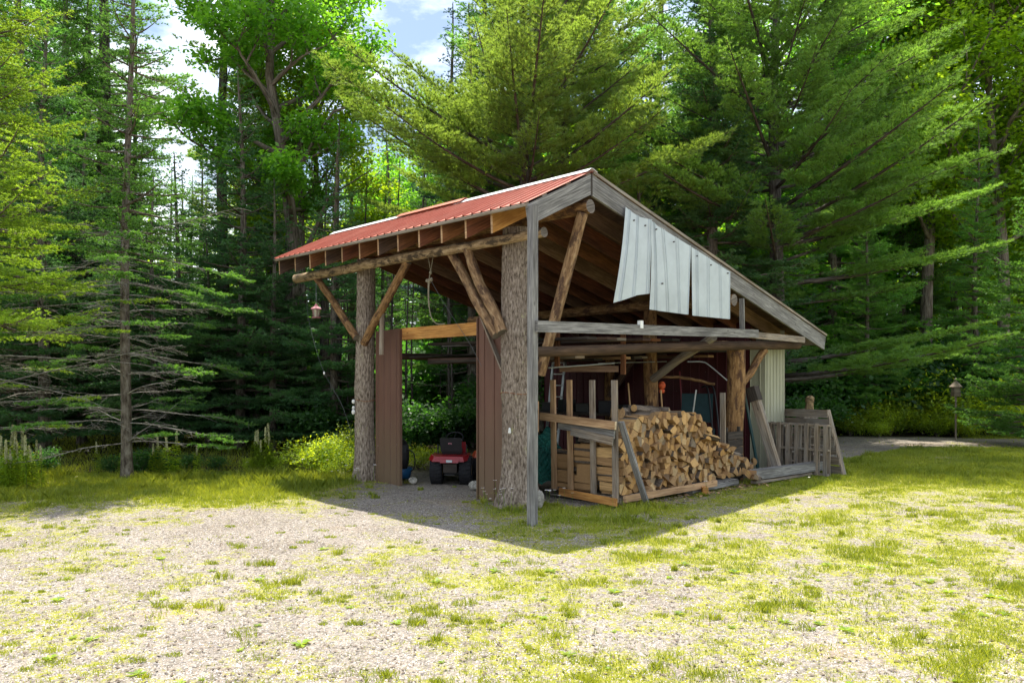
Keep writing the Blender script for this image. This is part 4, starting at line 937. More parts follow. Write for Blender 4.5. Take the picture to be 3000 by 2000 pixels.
mb = MB(); mb.ball(W(6.10, .455, 2.05), .022, seg=8, sq=(1, 1, 1.6)); o = mb.build('line_clip', 'white', origin=W(6.1, .455, 2.05)); tag(o, 'tiny white clip on the feeder line', 'clip')
kr = thing('knotted_rope', W(3.03, .72, 3.7), 'frayed pale rope with a knot hanging from the eave log between the trunks', 'rope')
mb = MB()
for a, b in ((W(3.06, .66, 4.02), W(3.04, .7, 3.8)), (W(2.92, .66, 4.02), W(3.03, .7, 3.8))): mb.tube([a, b], .006, 5)
mb.tube(curve_pts([W(3.03, .7, 3.8), W(3.06, .7, 3.72), W(3.08, .7, 3.62), W(3.09, .7, 3.35), W(3.07, .7, 3.15), W(3.02, .7, 3.0), W(2.88, .7, 2.88), W(2.68, .72, 2.87)], 5), .010, 6)
mb.tube(curve_pts([W(3.10, .7, 3.62), W(3.11, .7, 3.4), W(3.09, .7, 3.16)], 5), .009, 6); mb.build('strand', 'rope', kr)
mb = MB(); mb.ball(W(3.04, .7, 3.76), .03, jit=.4, seg=10); mb.ball(W(3.08, .7, 3.62), .038, jit=.5, seg=10); mb.ball(W(3.02, .7, 3.64), .03, jit=.5, seg=10); mb.ball(W(3.14, .7, 3.63), .028, jit=.5, seg=10); mb.build('knot', 'rope', kr)
cord('pull_line', [W(3.03, .7, 3.62), W(2.6, .72, 3.1), W(2.1, .74, 2.55), W(1.83, .78, 2.15)], .005, 'line', 'thin line slanting from the knotted rope down to the right brown panel')
# blue-based black thing behind the left brown panel
bp = thing('blue_bucket', W(4.35, 1.6, 0), 'blue bucket with black gear piled in it, peeking from behind the left brown panel', 'bucket')
cc = at(1176, 14.95, 0)
bp.location = cc
mb = MB(); mb.lathe(cc, ZD, [(0, .01), (.17, .01), (.21, .2), (.2, .21), (.16, .03), (0, .03)], 24); mb.build('pail', 'blue', bp)
mb = MB(); mb.ball(cc+ZD*.45, .2, sq=(.85, .85, 1.6), jit=.18, seg=14); mb.build('gear_bag', 'black', bp)
mb = MB(); mb.tube(curve_pts([cc+Vector((.08, -.1, .6)), cc+Vector((.25, -.1, .5)), cc+Vector((.27, -.1, .25)), cc+Vector((.2, -.1, .15))], 6), .012, 6); mb.build('hose', 'black', bp)
# stones and a log stub
def stone(p, r, label, sq=(1.1, .8, .8), seed=1):
    mb = MB(); mb.ball(Vector(p)+ZD*r*sq[2]*.75, r, seg=12, sq=sq, jit=.22, seed=seed); o = mb.build('field_stone', 'stone', origin=p); tag(o, label, 'stone'); return o
stone(at(1391, 13.6), .10, 'pale round stone at the foot of the right brown panel', seed=3)
stone(at(1582, 11.72), .09, 'split pale stone at the foot of the thick trunk post, right of the grey post', (.7, .8, 1.6), seed=4)
stone(at(1210, 14.3), .08, 'brown stone beside the blue bucket', seed=5)
# lamp-like birdhouse post at the right edge of the wood
bh = thing('post_lantern', at(2800, 24.0), 'small weathered birdhouse on a thin post among the shrubs at the right', 'birdhouse'); c = at(2800, 24.0)
mb = MB(); mb.tube([c, c+ZD*1.35], .028, 8); mb.build('pole', 'greybrown', bh)
mb = MB(); mb.box(c+ZD*1.5, .2, .2, .3, taper=.9); mb.build('house', 'greybrown', bh)
mb = MB(); mb.lathe(c, ZD, [(.2, 1.65), (.1, 1.76), (.03, 1.84), (.06, 1.88), (0, 1.95)], 8, sm=False); mb.build('birdhouse_roof', 'greybrown', bh)
#@@PART3
# ------------------------------------------------------------------ vegetation
def nrm(a): return a/np.maximum(np.linalg.norm(a, axis=-1, keepdims=True), 1e-9)
def needle_mesh(name, P, D, T, n, L, Wd, spread, rs, mat, flat=0.0):
    """n thin blades per tuft"""
    k = len(P); P = np.repeat(P, n, 0); D = np.repeat(D, n, 0); T = np.repeat(T, n)
    d = nrm(D+rs.normal(0, spread, D.shape)*np.array([1, 1, 1-flat])); s = nrm(np.cross(d, rs.normal(0, 1, D.shape)))
    l = (L*rs.uniform(.65, 1.15, (len(P), 1))); b = P-d*l*.05
    co = np.stack([b+s*Wd/2, b+d*l*.55+s*Wd*.12+rs.normal(0, 1, D.shape)*0, P+d*l, b-s*Wd/2], 1).reshape(-1, 3)
    f = np.arange(len(P)*4).reshape(-1, 4)
    T = np.clip(T+rs.normal(0, .10, len(T)), 0, 1)
    me = fast_mesh(name, co, f, np.repeat(T, 4)); me.materials.append(M[mat]); return me
def leaf_mesh(name, P, Nn, T, L, Wd, rs, mat, droop=.25):
    k = len(P); s = nrm(np.cross(Nn, rs.normal(0, 1, Nn.shape))); d = nrm(np.cross(s, Nn)); l = L*rs.uniform(.6, 1.2, (k, 1)); w = Wd*rs.uniform(.7, 1.1, (k, 1))
    a = P; b = P+d*l*.5+s*w*.5-Nn*l*.06; c = P+d*l-Nn*l*droop; e = P+d*l*.5-s*w*.5-Nn*l*.06
    co = np.stack([a, b, c, e], 1).reshape(-1, 3); T = np.clip(T+rs.normal(0, .12, k), 0, 1)
    me = fast_mesh(name, co, np.arange(k*4).reshape(-1, 4), np.repeat(T, 4)); me.materials.append(M[mat]); return me
class TB:
    """collects tubes for trunks and limbs quickly"""
    def __init__(s): s.co = []; s.f = []; s.uv = []; s.mi = []; s.n = 0
    def tube(s, P, r, sides=6, m=0, rough=0, rs=None):
        P = np.asarray(P, float); n = len(P); r = np.asarray(r, float)*np.ones(n)
        t = nrm(np.gradient(P, axis=0)); ref = np.array([0, 0, 1.]) if abs(t[0, 2]) < .8 else np.array([1., 0, 0])
        a = nrm(np.cross(t, ref)); b = np.cross(t, a); an = np.arange(sides)/sides*2*math.pi
        rr_ = r[:, None]*np.ones((n, sides))
        if rough: rr_ = rr_*(1+rough*(rs.rand(1, sides)-.5)+rough*.6*(rs.rand(n, sides)-.5))
        ring = P[:, None]+rr_[..., None]*(a[:, None]*np.cos(an)[None, :, None]+b[:, None]*np.sin(an)[None, :, None])
        s.co.append(ring.reshape(-1, 3)); i = np.arange(n-1)[:, None]; k = np.arange(sides)[None]; k2 = (k+1) % sides
        f = np.stack([i*sides+k, i*sides+k2, (i+1)*sides+k2, (i+1)*sides+k], -1).reshape(-1, 4)+s.n; s.f.append(f)
        L = np.concatenate([[0], np.cumsum(np.linalg.norm(np.diff(P, axis=0), axis=1))]); o = random.random()*50; c = 2*math.pi*r[0]/sides
        kk = np.arange(sides); I = np.repeat(np.arange(n-1), sides); Kk = np.tile(kk, n-1)
        uv = np.stack([np.stack([o+L[I], o+c*Kk], -1), np.stack([o+L[I], o+c*(Kk+1)], -1), np.stack([o+L[I+1], o+c*(Kk+1)], -1), np.stack([o+L[I+1], o+c*Kk], -1)], 1)
        s.uv.append(uv.reshape(-1, 2)); s.mi.append(np.full(len(f), m)); s.n += n*sides
    def mesh(s, name, mats):
        me = fast_mesh(name, np.concatenate(s.co), np.concatenate(s.f), smooth=True); uv = me.uv_layers.new(name='UVMap')
        uv.data.foreach_set('uv', np.concatenate(s.uv).astype(np.float32).ravel())
        for m in mats: me.materials.append(M[m])
        me.polygons.foreach_set('material_index', np.concatenate(s.mi).astype(np.int32)); return me
def segs_to_tufts(S, sp, rs, fwd=.8, up=.35):
    """S rows: p0(3) p1(3) tint ; returns tufts along the segments"""
    S = np.asarray(S, float); p0 = S[:, :3]; p1 = S[:, 3:6]; L = np.linalg.norm(p1-p0, axis=1); n = np.maximum(1, (L/sp).astype(int))
    I = np.repeat(np.arange(len(S)), n); t = rs.rand(len(I)); t = np.concatenate([t, np.ones(len(S))]); I = np.concatenate([I, np.arange(len(S))])
    P = p0[I]+(p1-p0)[I]*t[:, None]; d = nrm((p1-p0)[I])
    D = nrm(d*fwd+np.array([0, 0, up])+rs.normal(0, .25, d.shape)); return P+rs.normal(0, .01, P.shape), D, S[I, 6]
def conifer(name, seed, h, r0, c0, rmax, prof, leafmat, barkmat, ndl, ws=.42, nb=5, ang=(.0, .5), curve=.12, droop=0.0, lat=.42, dead=None, wander=.12, latsp=.2, gap=0.0, bias=None, trunkpts=None, sub=True, twigs=True, limb=1.0, lightdir=None, forkz=None, skip=None):
    rs = np.random.RandomState(seed); tb = TB(); n = 26
    zs = np.linspace(-.15, h, n); ph = rs.rand(4)*6
    tx = wander*np.sin(zs*.45+ph[0])*(zs/h); ty = wander*np.sin(zs*.37+ph[1])*(zs/h)
    if trunkpts is not None: tx = np.interp(zs, [p[0] for p in trunkpts], [p[1] for p in trunkpts])
    rad = r0*(1-np.clip(zs, 0, h)/h)**.75+.015; rad[0] *= 1.35; rad[1] *= 1.05
    tb.tube(np.stack([tx, ty, zs], -1), rad, 16, 0, .06, rs)
    def tp(z): return np.array([np.interp(z, zs, tx), np.interp(z, zs, ty), z])
    S = []; z = c0; az = rs.rand()*6
    while z < h-.15:
        t = (z-c0)/(h-c0)
        for b in range(max(3, int(nb*(1-.3*t)))):
            az += 2*math.pi/nb+rs.normal(0, .35)
            if rs.rand() < gap: continue
            L = rmax*prof(t)*rs.uniform(.62, 1.12)
            if bias is not None: L *= bias(az, z)
            if L < .12: continue
            if skip is not None and skip(az, z): continue
            a0 = ang[0]+(ang[1]-ang[0])*t+rs.normal(0, .08); hd = np.array([math.cos(az), math.sin(az), 0]); m = 7
            s = np.linspace(0, 1, m); P = tp(z+rs.uniform(-.1, .1))+hd*(s*L*math.cos(a0))[:, None]
            P[:, 2] += s*L*math.sin(a0)+curve*L*s**2-droop*L*np.sin(s*math.pi*.9)*.5
            sidev = np.array([-hd[1], hd[0], 0]); P += sidev*(rs.normal(0, .05)*L*s**2)[:, None]
            if L > .35: tb.tube(P, (.010+.011*L*limb)*(1-s*.85), 5, 0)
            bt = rs.uniform(.15, .75)
            nl = max(2, int(L/latsp)); sl = np.linspace(.22 if L > 1 else .1, .97, nl)
            for j, q in enumerate(sl):
                pp = np.array([np.interp(q, s, P[:, c]) for c in range(3)])
                for sg in (1, -1):
                    if rs.rand() < .12: continue
                    th = rs.uniform(.7, 1.15); ll = L*lat*(1-q)**.75*rs.uniform(.7, 1.1)+.10
                    d = hd*math.cos(th)+sidev*sg*math.sin(th); d = d+np.array([0, 0, math.tan(a0)*.35+.12-droop*.9+rs.normal(0, .08)]); d /= np.linalg.norm(d)
                    pe = pp+d*ll; tt = bt+.22*q+rs.normal(0, .08)
                    S.append([*(pp+d*ll*.12), *pe, tt])
                    if twigs and ll > .3: tb.tube([pp, pp+d*ll*.5, pe], [.007, .005, .002], 3, 0)
                    if sub and ll > .34:
                        for q2 in np.arange(.3, .95, .16/ll+.02):
                            for sg2 in (1, -1):
                                d2 = d*.75+(-sg2)*np.cross(d, [0, 0, 1])*.7+np.array([0, 0, rs.normal(.05, .12)-droop*.4]); d2 /= np.linalg.norm(d2)
                                p2 = pp+d*ll*q2; l2 = min(.32, ll*.42*(1-q2)+.07); S.append([*p2, *(p2+d2*l2), tt+.05])
            S.append([*P[-3], *P[-1], bt+.3])
        z += ws*rs.uniform(.75, 1.25)*(1-.35*t)
    S.append([*tp(h-.5), *tp(h), .9])
    if dead:
        z, z1, Ld, nd, ptip = dead
        while z < z1:
            for b in range(nd):
                az += 2*math.pi/nd+rs.normal(0, .5); L = Ld*rs.uniform(.5, 1.1); hd = np.array([math.cos(az), math.sin(az), 0]); sidev = np.array([-hd[1], hd[0], 0])
                if bias is not None: L *= max(.5, bias(az, z))
                a0 = rs.normal(.05, .14); s = np.linspace(0, 1, 8); P = tp(z)+hd*(s*L)[:, None]; P[:, 2] += s*L*a0-.10*L*s**2+.015*np.sin(s*9+az); P += sidev*(.06*L*np.sin(s*4+az*3))[:, None]*s[:, None]
                tb.tube(P, (.006+.0035*L)*(1-s*.82), 5, 1)
                for q in np.arange(.15, .98, .055):
                    pp = np.array([np.interp(q, s, P[:, c]) for c in range(3)]); sg = 1 if rs.rand() < .5 else -1; th = rs.uniform(.5, 1.2); ll = L*.30*(1-q*.6)*rs.uniform(.4, 1.2)
                    d = hd*math.cos(th)+sidev*sg*math.sin(th); e = pp+d*ll+np.array([0, 0, rs.normal(-.10, .1)*ll]); md = (pp+e)/2+np.array([0, 0, .03*ll])
                    tb.tube([pp, md, e], [.006, .004, .0018], 3, 1)
                    for q3 in (.35, .6, .8):
                        p3 = pp+(e-pp)*q3; d3 = d*.6+(1 if rs.rand() < .5 else -1)*np.cross(d, [0, 0, 1])*.7+np.array([0, 0, rs.normal(-.2, .3)]); l3 = ll*.4*rs.uniform(.4, 1)
                        tb.tube([p3, p3+d3*l3], [.004, .0015], 3, 1)
                    if q > .62 and rs.rand() < ptip*1.6 and P is not None and (az*1.7) % 1 < ptip:
                        S.append([*(pp+d*ll*.2), *e, .75]); S.append([*pp, *P[-1], .7])
                        for q2 in (.35, .6, .85):
                            p2 = pp+(e-pp)*q2; d2 = d*.6+np.cross(d, [0, 0, 1])*.6*(1 if rs.rand() < .5 else -1); S.append([*p2, *(p2+d2*.18), .8])
            z += .34*rs.uniform(.7, 1.3)
    nn, L_, W_, spd, sp, up = ndl
    P, D, T = segs_to_tufts(S, sp, rs, up=up)
    return tb.mesh(name+'_trunk', [barkmat, 'deadwood']), needle_mesh(name+'_crown', P, D, T, nn, L_, W_, spd, rs, leafmat, flat=.25)
PINE_N = (12, .125, .017, .42, .085, .45)
SPR_N = (7, .058, .017, .55, .040, .25)
SPR_F = (7, .085, .028, .55, .065, .2)      # coarser, for trees further off
PINE_F = (9, .16, .027, .42, .14, .4)
prS = lambda t: (1-t)**.85*.95+.04
prP = lambda t: (.62+.38*math.sin(math.pi*min(1, t*.9+.12)))*(1-t)**.55
def broadleaf(name, seed, h, r0, c0, rad, leafmat, barkmat, nleaf=26000, LL=.12, Wd=.085, trunk=None, limbs=16, csize=.62, flat=.45, forks=(), low=.0):
    rs = np.random.RandomState(seed); tb = TB(); n = 18; zs = np.linspace(-.2, h*.93, n); ph = rs.rand(3)*6
    tx = .03*h*np.sin(zs*.35+ph[0])*zs/h; ty = .02*h*np.sin(zs*.3+ph[1])*zs/h
    if trunk: tx = np.interp(zs, [p[0] for p in trunk], [p[1] for p in trunk])
    rr_ = r0*(1-np.clip(zs, 0, h)/h)**.8+.02; rr_[0] *= 1.5; rr_[1] *= 1.1
    tb.tube(np.stack([tx, ty, zs], -1), rr_, 16, 0, .07, rs)
    def tp(z): return np.array([np.interp(z, zs, tx), np.interp(z, zs, ty), z])
    C = []
    def limb(p, d, L, r, lev):
        m = 6; s = np.linspace(0, 1, m); up = np.array([0, 0, 1.]); P = [p]; dd = d.copy()
        for i in range(m-1): dd = dd+rs.normal(0, .13, 3)+up*.07; dd /= np.linalg.norm(dd); P.append(P[-1]+dd*L/(m-1))
        P = np.array(P); tb.tube(P, r*(1-.75*s), 7 if lev == 0 else 4, 0)
        if lev < 2:
            for q in rs.uniform(.25, 1.0, 5 if lev == 0 else 4):
                pp = np.array([np.interp(q, s, P[:, c]) for c in range(3)]); e = dd+rs.normal(0, .62, 3); e[2] = abs(e[2])*.6+.1; e /= np.linalg.norm(e)
                limb(pp, e, L*rs.uniform(.35, .55), r*.45, lev+1)
        if lev >= 1:
            for q in (.55, .8, 1): C.append([np.interp(q, s, P[:, c]) for c in range(3)])
    az = rs.rand()*6
    for i in range(limbs):
        z = c0+(h*.92-c0)*(i/limbs)**.9; az += 2.4+rs.normal(0, .3); t = (z-c0)/(h-c0); el = .35+.55*t+rs.normal(0, .12)
        L = rad*(math.sin(math.pi*min(1, .22+t*.75))**.6)*rs.uniform(.7, 1.1)
        limb(tp(z), np.array([math.cos(az)*math.cos(el), math.sin(az)*math.cos(el), math.sin(el)]), L, r0*.42*(1-t*.6), 0)
    for pts, r in forks: tb.tube(pts, np.linspace(r, r*.10, len(pts)), 10, 0, .06, rs); C += [list(pts[-1])]
    C = np.array(C); k = rs.randint(0, len(C), nleaf); ctint = rs.uniform(.1, .9, len(C))
    # leaves sit in flat, layered clusters round the twig ends
    off = rs.normal(0, 1, (nleaf, 3)); off /= np.maximum(1, np.linalg.norm(off, axis=1, keepdims=True)/1.5); off = off*csize*.62*np.array([1, 1, flat])
    P = C[k]+off; Nn = nrm(np.array([0, 0, 1.])+rs.normal(0, .55, (nleaf, 3)))
    return tb.mesh(name+'_trunk', [barkmat]), leaf_mesh(name+'_crown', P, Nn, ctint[k], LL, Wd, rs, leafmat)
def rank(pxs, px): return ORD[sorted(pxs).index(px)+1]
def place(name, meshes, loc, label, cat, group=None, rot=0.0, scale=1.0, lean=0, parts=('trunk', 'crown')):
    e = bpy.data.objects.new(name, None); COL.objects.link(e); e.location = loc; e.rotation_euler = (lean, 0, rot); e.scale = (scale,)*3; e.empty_display_size = .3
    tag(e, label, cat, group)
    for nm, me in zip(parts, meshes):
        if me is None: continue
        o = bpy.data.objects.new(nm, me); COL.objects.link(o); o.parent = e
    return e
AZC = lambda toward: (lambda az, z: 1.0)
# --- nearest trees, each with a mesh of its own
m = conifer('edge_spruce', 101, 12.5, .15, 3.3, 3.0, prS, 'f_spruce_y', 'sprucebark', SPR_N, ws=.36, nb=6, ang=(-.12, .35), curve=.14, droop=.16, dead=(1.0, 3.6, 3.2, 4, .3), gap=.04)
place('spruce_tree', m, at(-85, 13.7), 'sunlit yellow-green spruce cut by the left edge, dead grey boughs low down', 'tree')
def biasB(az, z): return 1.0
m = conifer('bare_spruce', 102, 10.9, .09, 4.4, 1.7, lambda t: (1-t)**.6*.9+.1, 'f_spruce_g', 'sprucebark', SPR_N, ws=.40, nb=5, ang=(-.1, .4), curve=.1, droop=.1, dead=(.7, 5.0, 2.2, 4, .75), gap=.05, wander=.1)
place('spruce_tree', m, at(372, 15.0), 'slender spruce at the grass edge, bare lower trunk and long dead twigs', 'tree')
m = conifer('tall_pine', 103, 22, .32, 9.5, 3.4, prP, 'f_pine_blue', 'pinebark', PINE_F, ws=.8, nb=4, ang=(.1, .5), gap=.2, lat=.36, dead=(4, 9, 1.2, 2, 0))
place('pine_tree', m, at(303, 27.0), 'thick-trunked pine rising straight behind the slender bare spruce', 'tree')
m = conifer('thin_pine', 104, 21, .21, 7.2, 3.7, lambda t: .55+.35*math.sin(t*9)**2, 'f_pine', 'pinebark', PINE_F, ws=.72, nb=3, ang=(.05, .45), gap=.28, lat=.34, dead=(2.5, 9.5, 1.9, 3, .12), latsp=.28)
place('pine_tree', m, at(655, 25.5), 'straight thin pine against the sky gap, with sparse level boughs', 'tree')
fk = [([np.array([0, 0, 4.1]), np.array([.55, -.2, 4.9]), np.array([1.0, -.3, 5.9]), np.array([2.1, -.3, 6.6])], .10), ([np.array([.05, 0, 6.3]), np.array([-.5, .2, 8.2]), np.array([-.75, .3, 10.5]), np.array([-.8, .3, 12.5])], .10), ([np.array([.1, 0, 7]), np.array([.75, .2, 8.4]), np.array([1.5, .3, 10.2])], .08)]
fk = [(np.array(p_)*1.25, r_) for p_, r_ in fk]
m = broadleaf('forked_maple', 105, 17.0, .25, 6.6, 3.4, 'f_maple_d', 'maplebark', nleaf=46000, LL=.17, Wd=.10, limbs=26, csize=.5, trunk=[(-1, .1), (3.5, -.1), (5.6, .15), (8.5, -.15), (11, -.6), (15, -.5)], forks=fk)
place('maple_tree', m, at(852, 23.5), 'forked broadleaf tree with bright leaves overhead, one bare limb bending right over the roof', 'tree')
m = conifer('hero_pine', 106, 13.8, .23, 4.6, 6.4, lambda t: (1-t)**.58*.86+.14, 'f_pine', 'pinebark', PINE_N, ws=.44, nb=6, ang=(.05, .75), curve=.16, lat=.36, gap=.05, latsp=.2, skip=lambda az, z: z < 6.3 and math.sin(az) < .1, bias=lambda az, z: .5 if math.cos(az) < -.15 and z > 8.6 else 1.0)
place('pine_tree', m, at(1540, 21.2), 'broad sunlit pine directly behind the red roof', 'tree')
m = conifer('back_pine', 107, 18.5, .19, 7.5, 5.0, prP, 'f_pine_blue', 'pinebark', PINE_F, ws=.7, nb=5, ang=(.1, .7), curve=.15, lat=.36, gap=.12)
place('pine_tree', m, at(1660, 25.0), 'tall dark pine with spreading upper limbs behind the broad sunlit pine', 'tree')
m = conifer('blue_spruce', 108, 15.3, .14, 5, 2.2, prS, 'f_spruce_b', 'sprucebark', SPR_F, ws=.5, nb=5, ang=(.0, .45), gap=.1)
place('spruce_tree', m, at(1318, 27.5), 'narrow blue-green spruce top beside the patch of open sky', 'tree')
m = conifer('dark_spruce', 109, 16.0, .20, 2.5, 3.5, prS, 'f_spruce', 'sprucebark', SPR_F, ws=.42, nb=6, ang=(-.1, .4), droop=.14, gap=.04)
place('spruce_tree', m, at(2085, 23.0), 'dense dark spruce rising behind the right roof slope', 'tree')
m = conifer('bough_pine', 110, 17.5, .24, 1.9, 6.8, lambda t: (1-t)**.45*.9+.1, 'f_pine_green', 'pinebark', PINE_N, ws=.62, nb=6, ang=(.02, .5), curve=.10, lat=.30, gap=.08, latsp=.2, skip=lambda az, z: z < 4.9 and math.cos(az+2.05) > .45)
place('pine_tree', m, at(2275, 23.2), 'wide pine whose long level boughs reach far out to the right', 'tree')
m = conifer('corner_spruce', 111, 8.6, .12, .5, 2.5, prS, 'f_spruce_g', 'sprucebark', SPR_F, ws=.34, nb=6, ang=(-.05, .45), droop=.1, gap=.03)
place('spruce_tree', m, at(3045, 22.0), 'full light green spruce cut by the right edge of the photo', 'tree')
m = conifer('young_pine', 112, 4.9, .07, 1.0, 1.35, lambda t: (1-t)**.6, 'f_pine', 'pinebark', PINE_N, ws=.4, nb=5, ang=(.3, .8), curve=.2, lat=.4)
place('pine_tree', m, at(1885, 22.8), 'small yellow-green young pine peeking over the right roof slope', 'tree', scale=1.66)
m = conifer('left_under', 113, 10.5, .13, .8, 3.0, prS, 'f_spruce', 'sprucebark', SPR_F, ws=.42, nb=6, ang=(-.1, .4), droop=.1, gap=.05)
for i, (px, D, s, lab) in enumerate([(705, 21.5, 1.0, 'dark spruce filling the gap between the thin pine and the forked tree'), (980, 20.8, .80, 'dark spruce standing behind the thinner trunk post'), (130, 19, 1.05, 'dark spruce in the shade between the sunlit edge spruce and the slender one'), (520, 24, .85, 'dark spruce low under the sky gap, left of the thin pine'), (60, 21, .95, 'dark spruce low at the left edge behind the dead grey boughs'), (240, 22.5, .9, 'dark spruce filling the shade behind the slender bare spruce'), (450, 21, .72, 'low dark spruce just right of the slender bare spruce'), (610, 22.5, .6, 'short dark spruce at the foot of the thin pine'), (800, 21, .7, 'short dark spruce under the forked tree')]):
    place('spruce_tree', m, at(px, D), lab, 'tree', rot=i*1.7, scale=s)
mS = conifer('side_spruce', 114, 18.0, .17, 2.6, 3.3, prS, 'f_spruce_g', 'sprucebark', SPR_F, ws=.45, nb=6, ang=(-.1, .4), droop=.12, gap=.05)
for i, (px, D, s, lab) in enumerate([(110, 31.0, 1.25, 'very tall green spruce far back at the upper left'), (255, 33.0, 1.2, 'very tall green spruce far back behind the thick straight pine'), (-60, 28.0, 1.15, 'tall green spruce half outside the left edge'), (590, 36.0, .72, 'green spruce low in the sky gap left of the thin pine'), (185, 25.5, 1.0, 'tall green spruce left of the thick straight pine'), (60, 22.8, 1.0, 'tall green spruce behind the sunlit left edge spruce'), (395, 27.5, .82, 'green spruce just right of the thick straight pine'), (760, 27.0, .92, 'green spruce between the thin pine and the forked tree'), (1430, 27.0, 1.05, 'tall green spruce left behind the broad sunlit pine'), (1930, 27.5, 1.1, 'tall green spruce left of the dense dark one'), (2440, 31.0, 1.2, 'tall green spruce right of the wide level-boughed pine'), (2640, 33, 1.0, 'green spruce low in front of the bright maples'), (2860, 27.5, .62, 'short green spruce beyond the track among the shrubs'), (2540, 26.8, .5, 'small green spruce at the wood edge beyond the track')]):
    place('spruce_tree', mS, at(px, D), lab, 'tree', rot=i*2.1, scale=s)
# --- maples at upper right
mA = broadleaf('right_maple', 120, 17.5, .2, 5.5, 4.2, 'f_maple', 'maplebark', nleaf=34000, LL=.17, Wd=.13, limbs=20, csize=.75)
mB = broadleaf('right_maple_b', 121, 16, .17, 4.5, 3.8, 'f_maple_d', 'maplebark', nleaf=30000, LL=.17, Wd=.13, limbs=20, csize=.75)
for px, D, mm, rot, sc_, lab in [(2715, 31, mA, .3, 1.2, 'bright maple with dark leaning trunks at the upper right'), (2930, 30, mA, 2.1, 1.15, 'bright maple nearest the right edge, leafing out at the top of the photo'), (2560, 33.5, mB, 1.2, 1.25, 'greener maple behind the long pine boughs'), (2830, 35.5, mB, 4.0, 1.3, 'taller shaded maple behind the bright ones on the right'), (3120, 31, mA, 5.0, 1.1, 'bright maple mostly outside the right edge of the photo'), (945, 26.5, mA, 2.6, .80, 'bright yellow-green maple left of the patch of open sky')]:
    place('maple_tree', mm, at(px, D), lab, 'tree', rot=rot, scale=sc_)
# --- the wood behind: shared meshes, every tree an object
rs = np.random.RandomState(77)
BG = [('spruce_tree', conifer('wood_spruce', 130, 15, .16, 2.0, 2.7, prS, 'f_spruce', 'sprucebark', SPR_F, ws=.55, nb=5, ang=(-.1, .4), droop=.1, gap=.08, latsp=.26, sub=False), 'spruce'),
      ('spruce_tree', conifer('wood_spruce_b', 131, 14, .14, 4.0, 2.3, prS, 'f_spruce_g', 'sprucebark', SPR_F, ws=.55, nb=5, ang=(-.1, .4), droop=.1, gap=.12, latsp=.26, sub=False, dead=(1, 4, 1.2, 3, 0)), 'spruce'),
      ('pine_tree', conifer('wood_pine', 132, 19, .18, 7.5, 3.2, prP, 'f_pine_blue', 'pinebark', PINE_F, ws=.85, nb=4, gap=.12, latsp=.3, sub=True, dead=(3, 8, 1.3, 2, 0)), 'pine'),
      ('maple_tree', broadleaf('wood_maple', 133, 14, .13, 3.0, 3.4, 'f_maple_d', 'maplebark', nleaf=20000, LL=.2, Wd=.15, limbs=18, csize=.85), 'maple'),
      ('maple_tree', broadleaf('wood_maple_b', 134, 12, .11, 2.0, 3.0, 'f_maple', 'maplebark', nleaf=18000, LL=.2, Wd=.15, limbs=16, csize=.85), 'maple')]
HT = [15, 14, 19, 14, 12]
def top_limit(px, D):
    """height that keeps the gaps of open sky clear"""
    if 425 < px < 700: y = 560
    elif 350 < px <= 425 or 700 <= px < 790: y = 330
    elif 1050 < px < 1300: y = 380
    else: y = -300
    return 2+(1100-y)/2250*D
_seen = {}
def far_label(kd, px, D, hh):
    where = next(w for lim_, w in ((0, 'beyond the left edge spruce'), (330, 'left of the bare spruce'), (620, 'between the bare spruce and the thin pine'), (850, 'between the thin pine and the forked tree'), (1050, 'right of the forked tree'), (1300, 'behind the left roof slope'), (1600, 'behind the broad sunlit pine'), (1950, 'behind the roof ridge'), (2300, 'behind the right roof slope'), (2700, 'behind the long pine boughs'), (9e9, 'at the far right')) if px < lim_)
    dist = 'just inside the wood' if D < 29 else 'further in' if D < 36 else 'deep in the wood' if D < 46 else 'at the very back'
    look = {'spruce': 'dark spruce', 'pine': 'bare-stemmed pine', 'maple': 'leafy maple'}[kd]; size = 'tall' if hh > 14 else 'middling' if hh > 11 else 'short'
    return '%s %s %s %s' % (size, look, dist, where)
placed = []; LBL = {'spruce': 'dark spruce deep in the shaded wood behind the shed', 'pine': 'tall bare-stemmed pine deep in the shaded wood', 'maple': 'leafy maple deep in the wood, its leaves lit from behind'}
tries = 0
while len(placed) < 185 and tries < 6000:
    tries += 1; px = rs.uniform(-350, 3350); D = 24.5+40*rs.rand()**1.15
    if px > 2330 and D < 33: continue
    X = (px-1500)/2250*D
    if any((X-a)**2+(D-b)**2 < (2.5+.02*D)**2 for a, b in placed): continue
    w = [.34, .2, .14, .22, .10] if px < 2300 else [.15, .1, .05, .45, .25]
    k = rs.choice(5, p=w); s = rs.uniform(.8, 1.15); lim = top_limit(px, D)
    if HT[k]*s > lim:
        if k in (2, 3): k = 1
        s = lim/HT[k]*rs.uniform(.85, 1)
        if s < .35: continue
    placed.append((X, D)); nm, mm, kd = BG[k]
    place(nm, mm, (X, D, float(gz(X, D))-.05), far_label(kd, px, D, HT[k]*s), 'tree', kd+' trees deep in the wood', rot=rs.uniform(0, 6.28), scale=s)
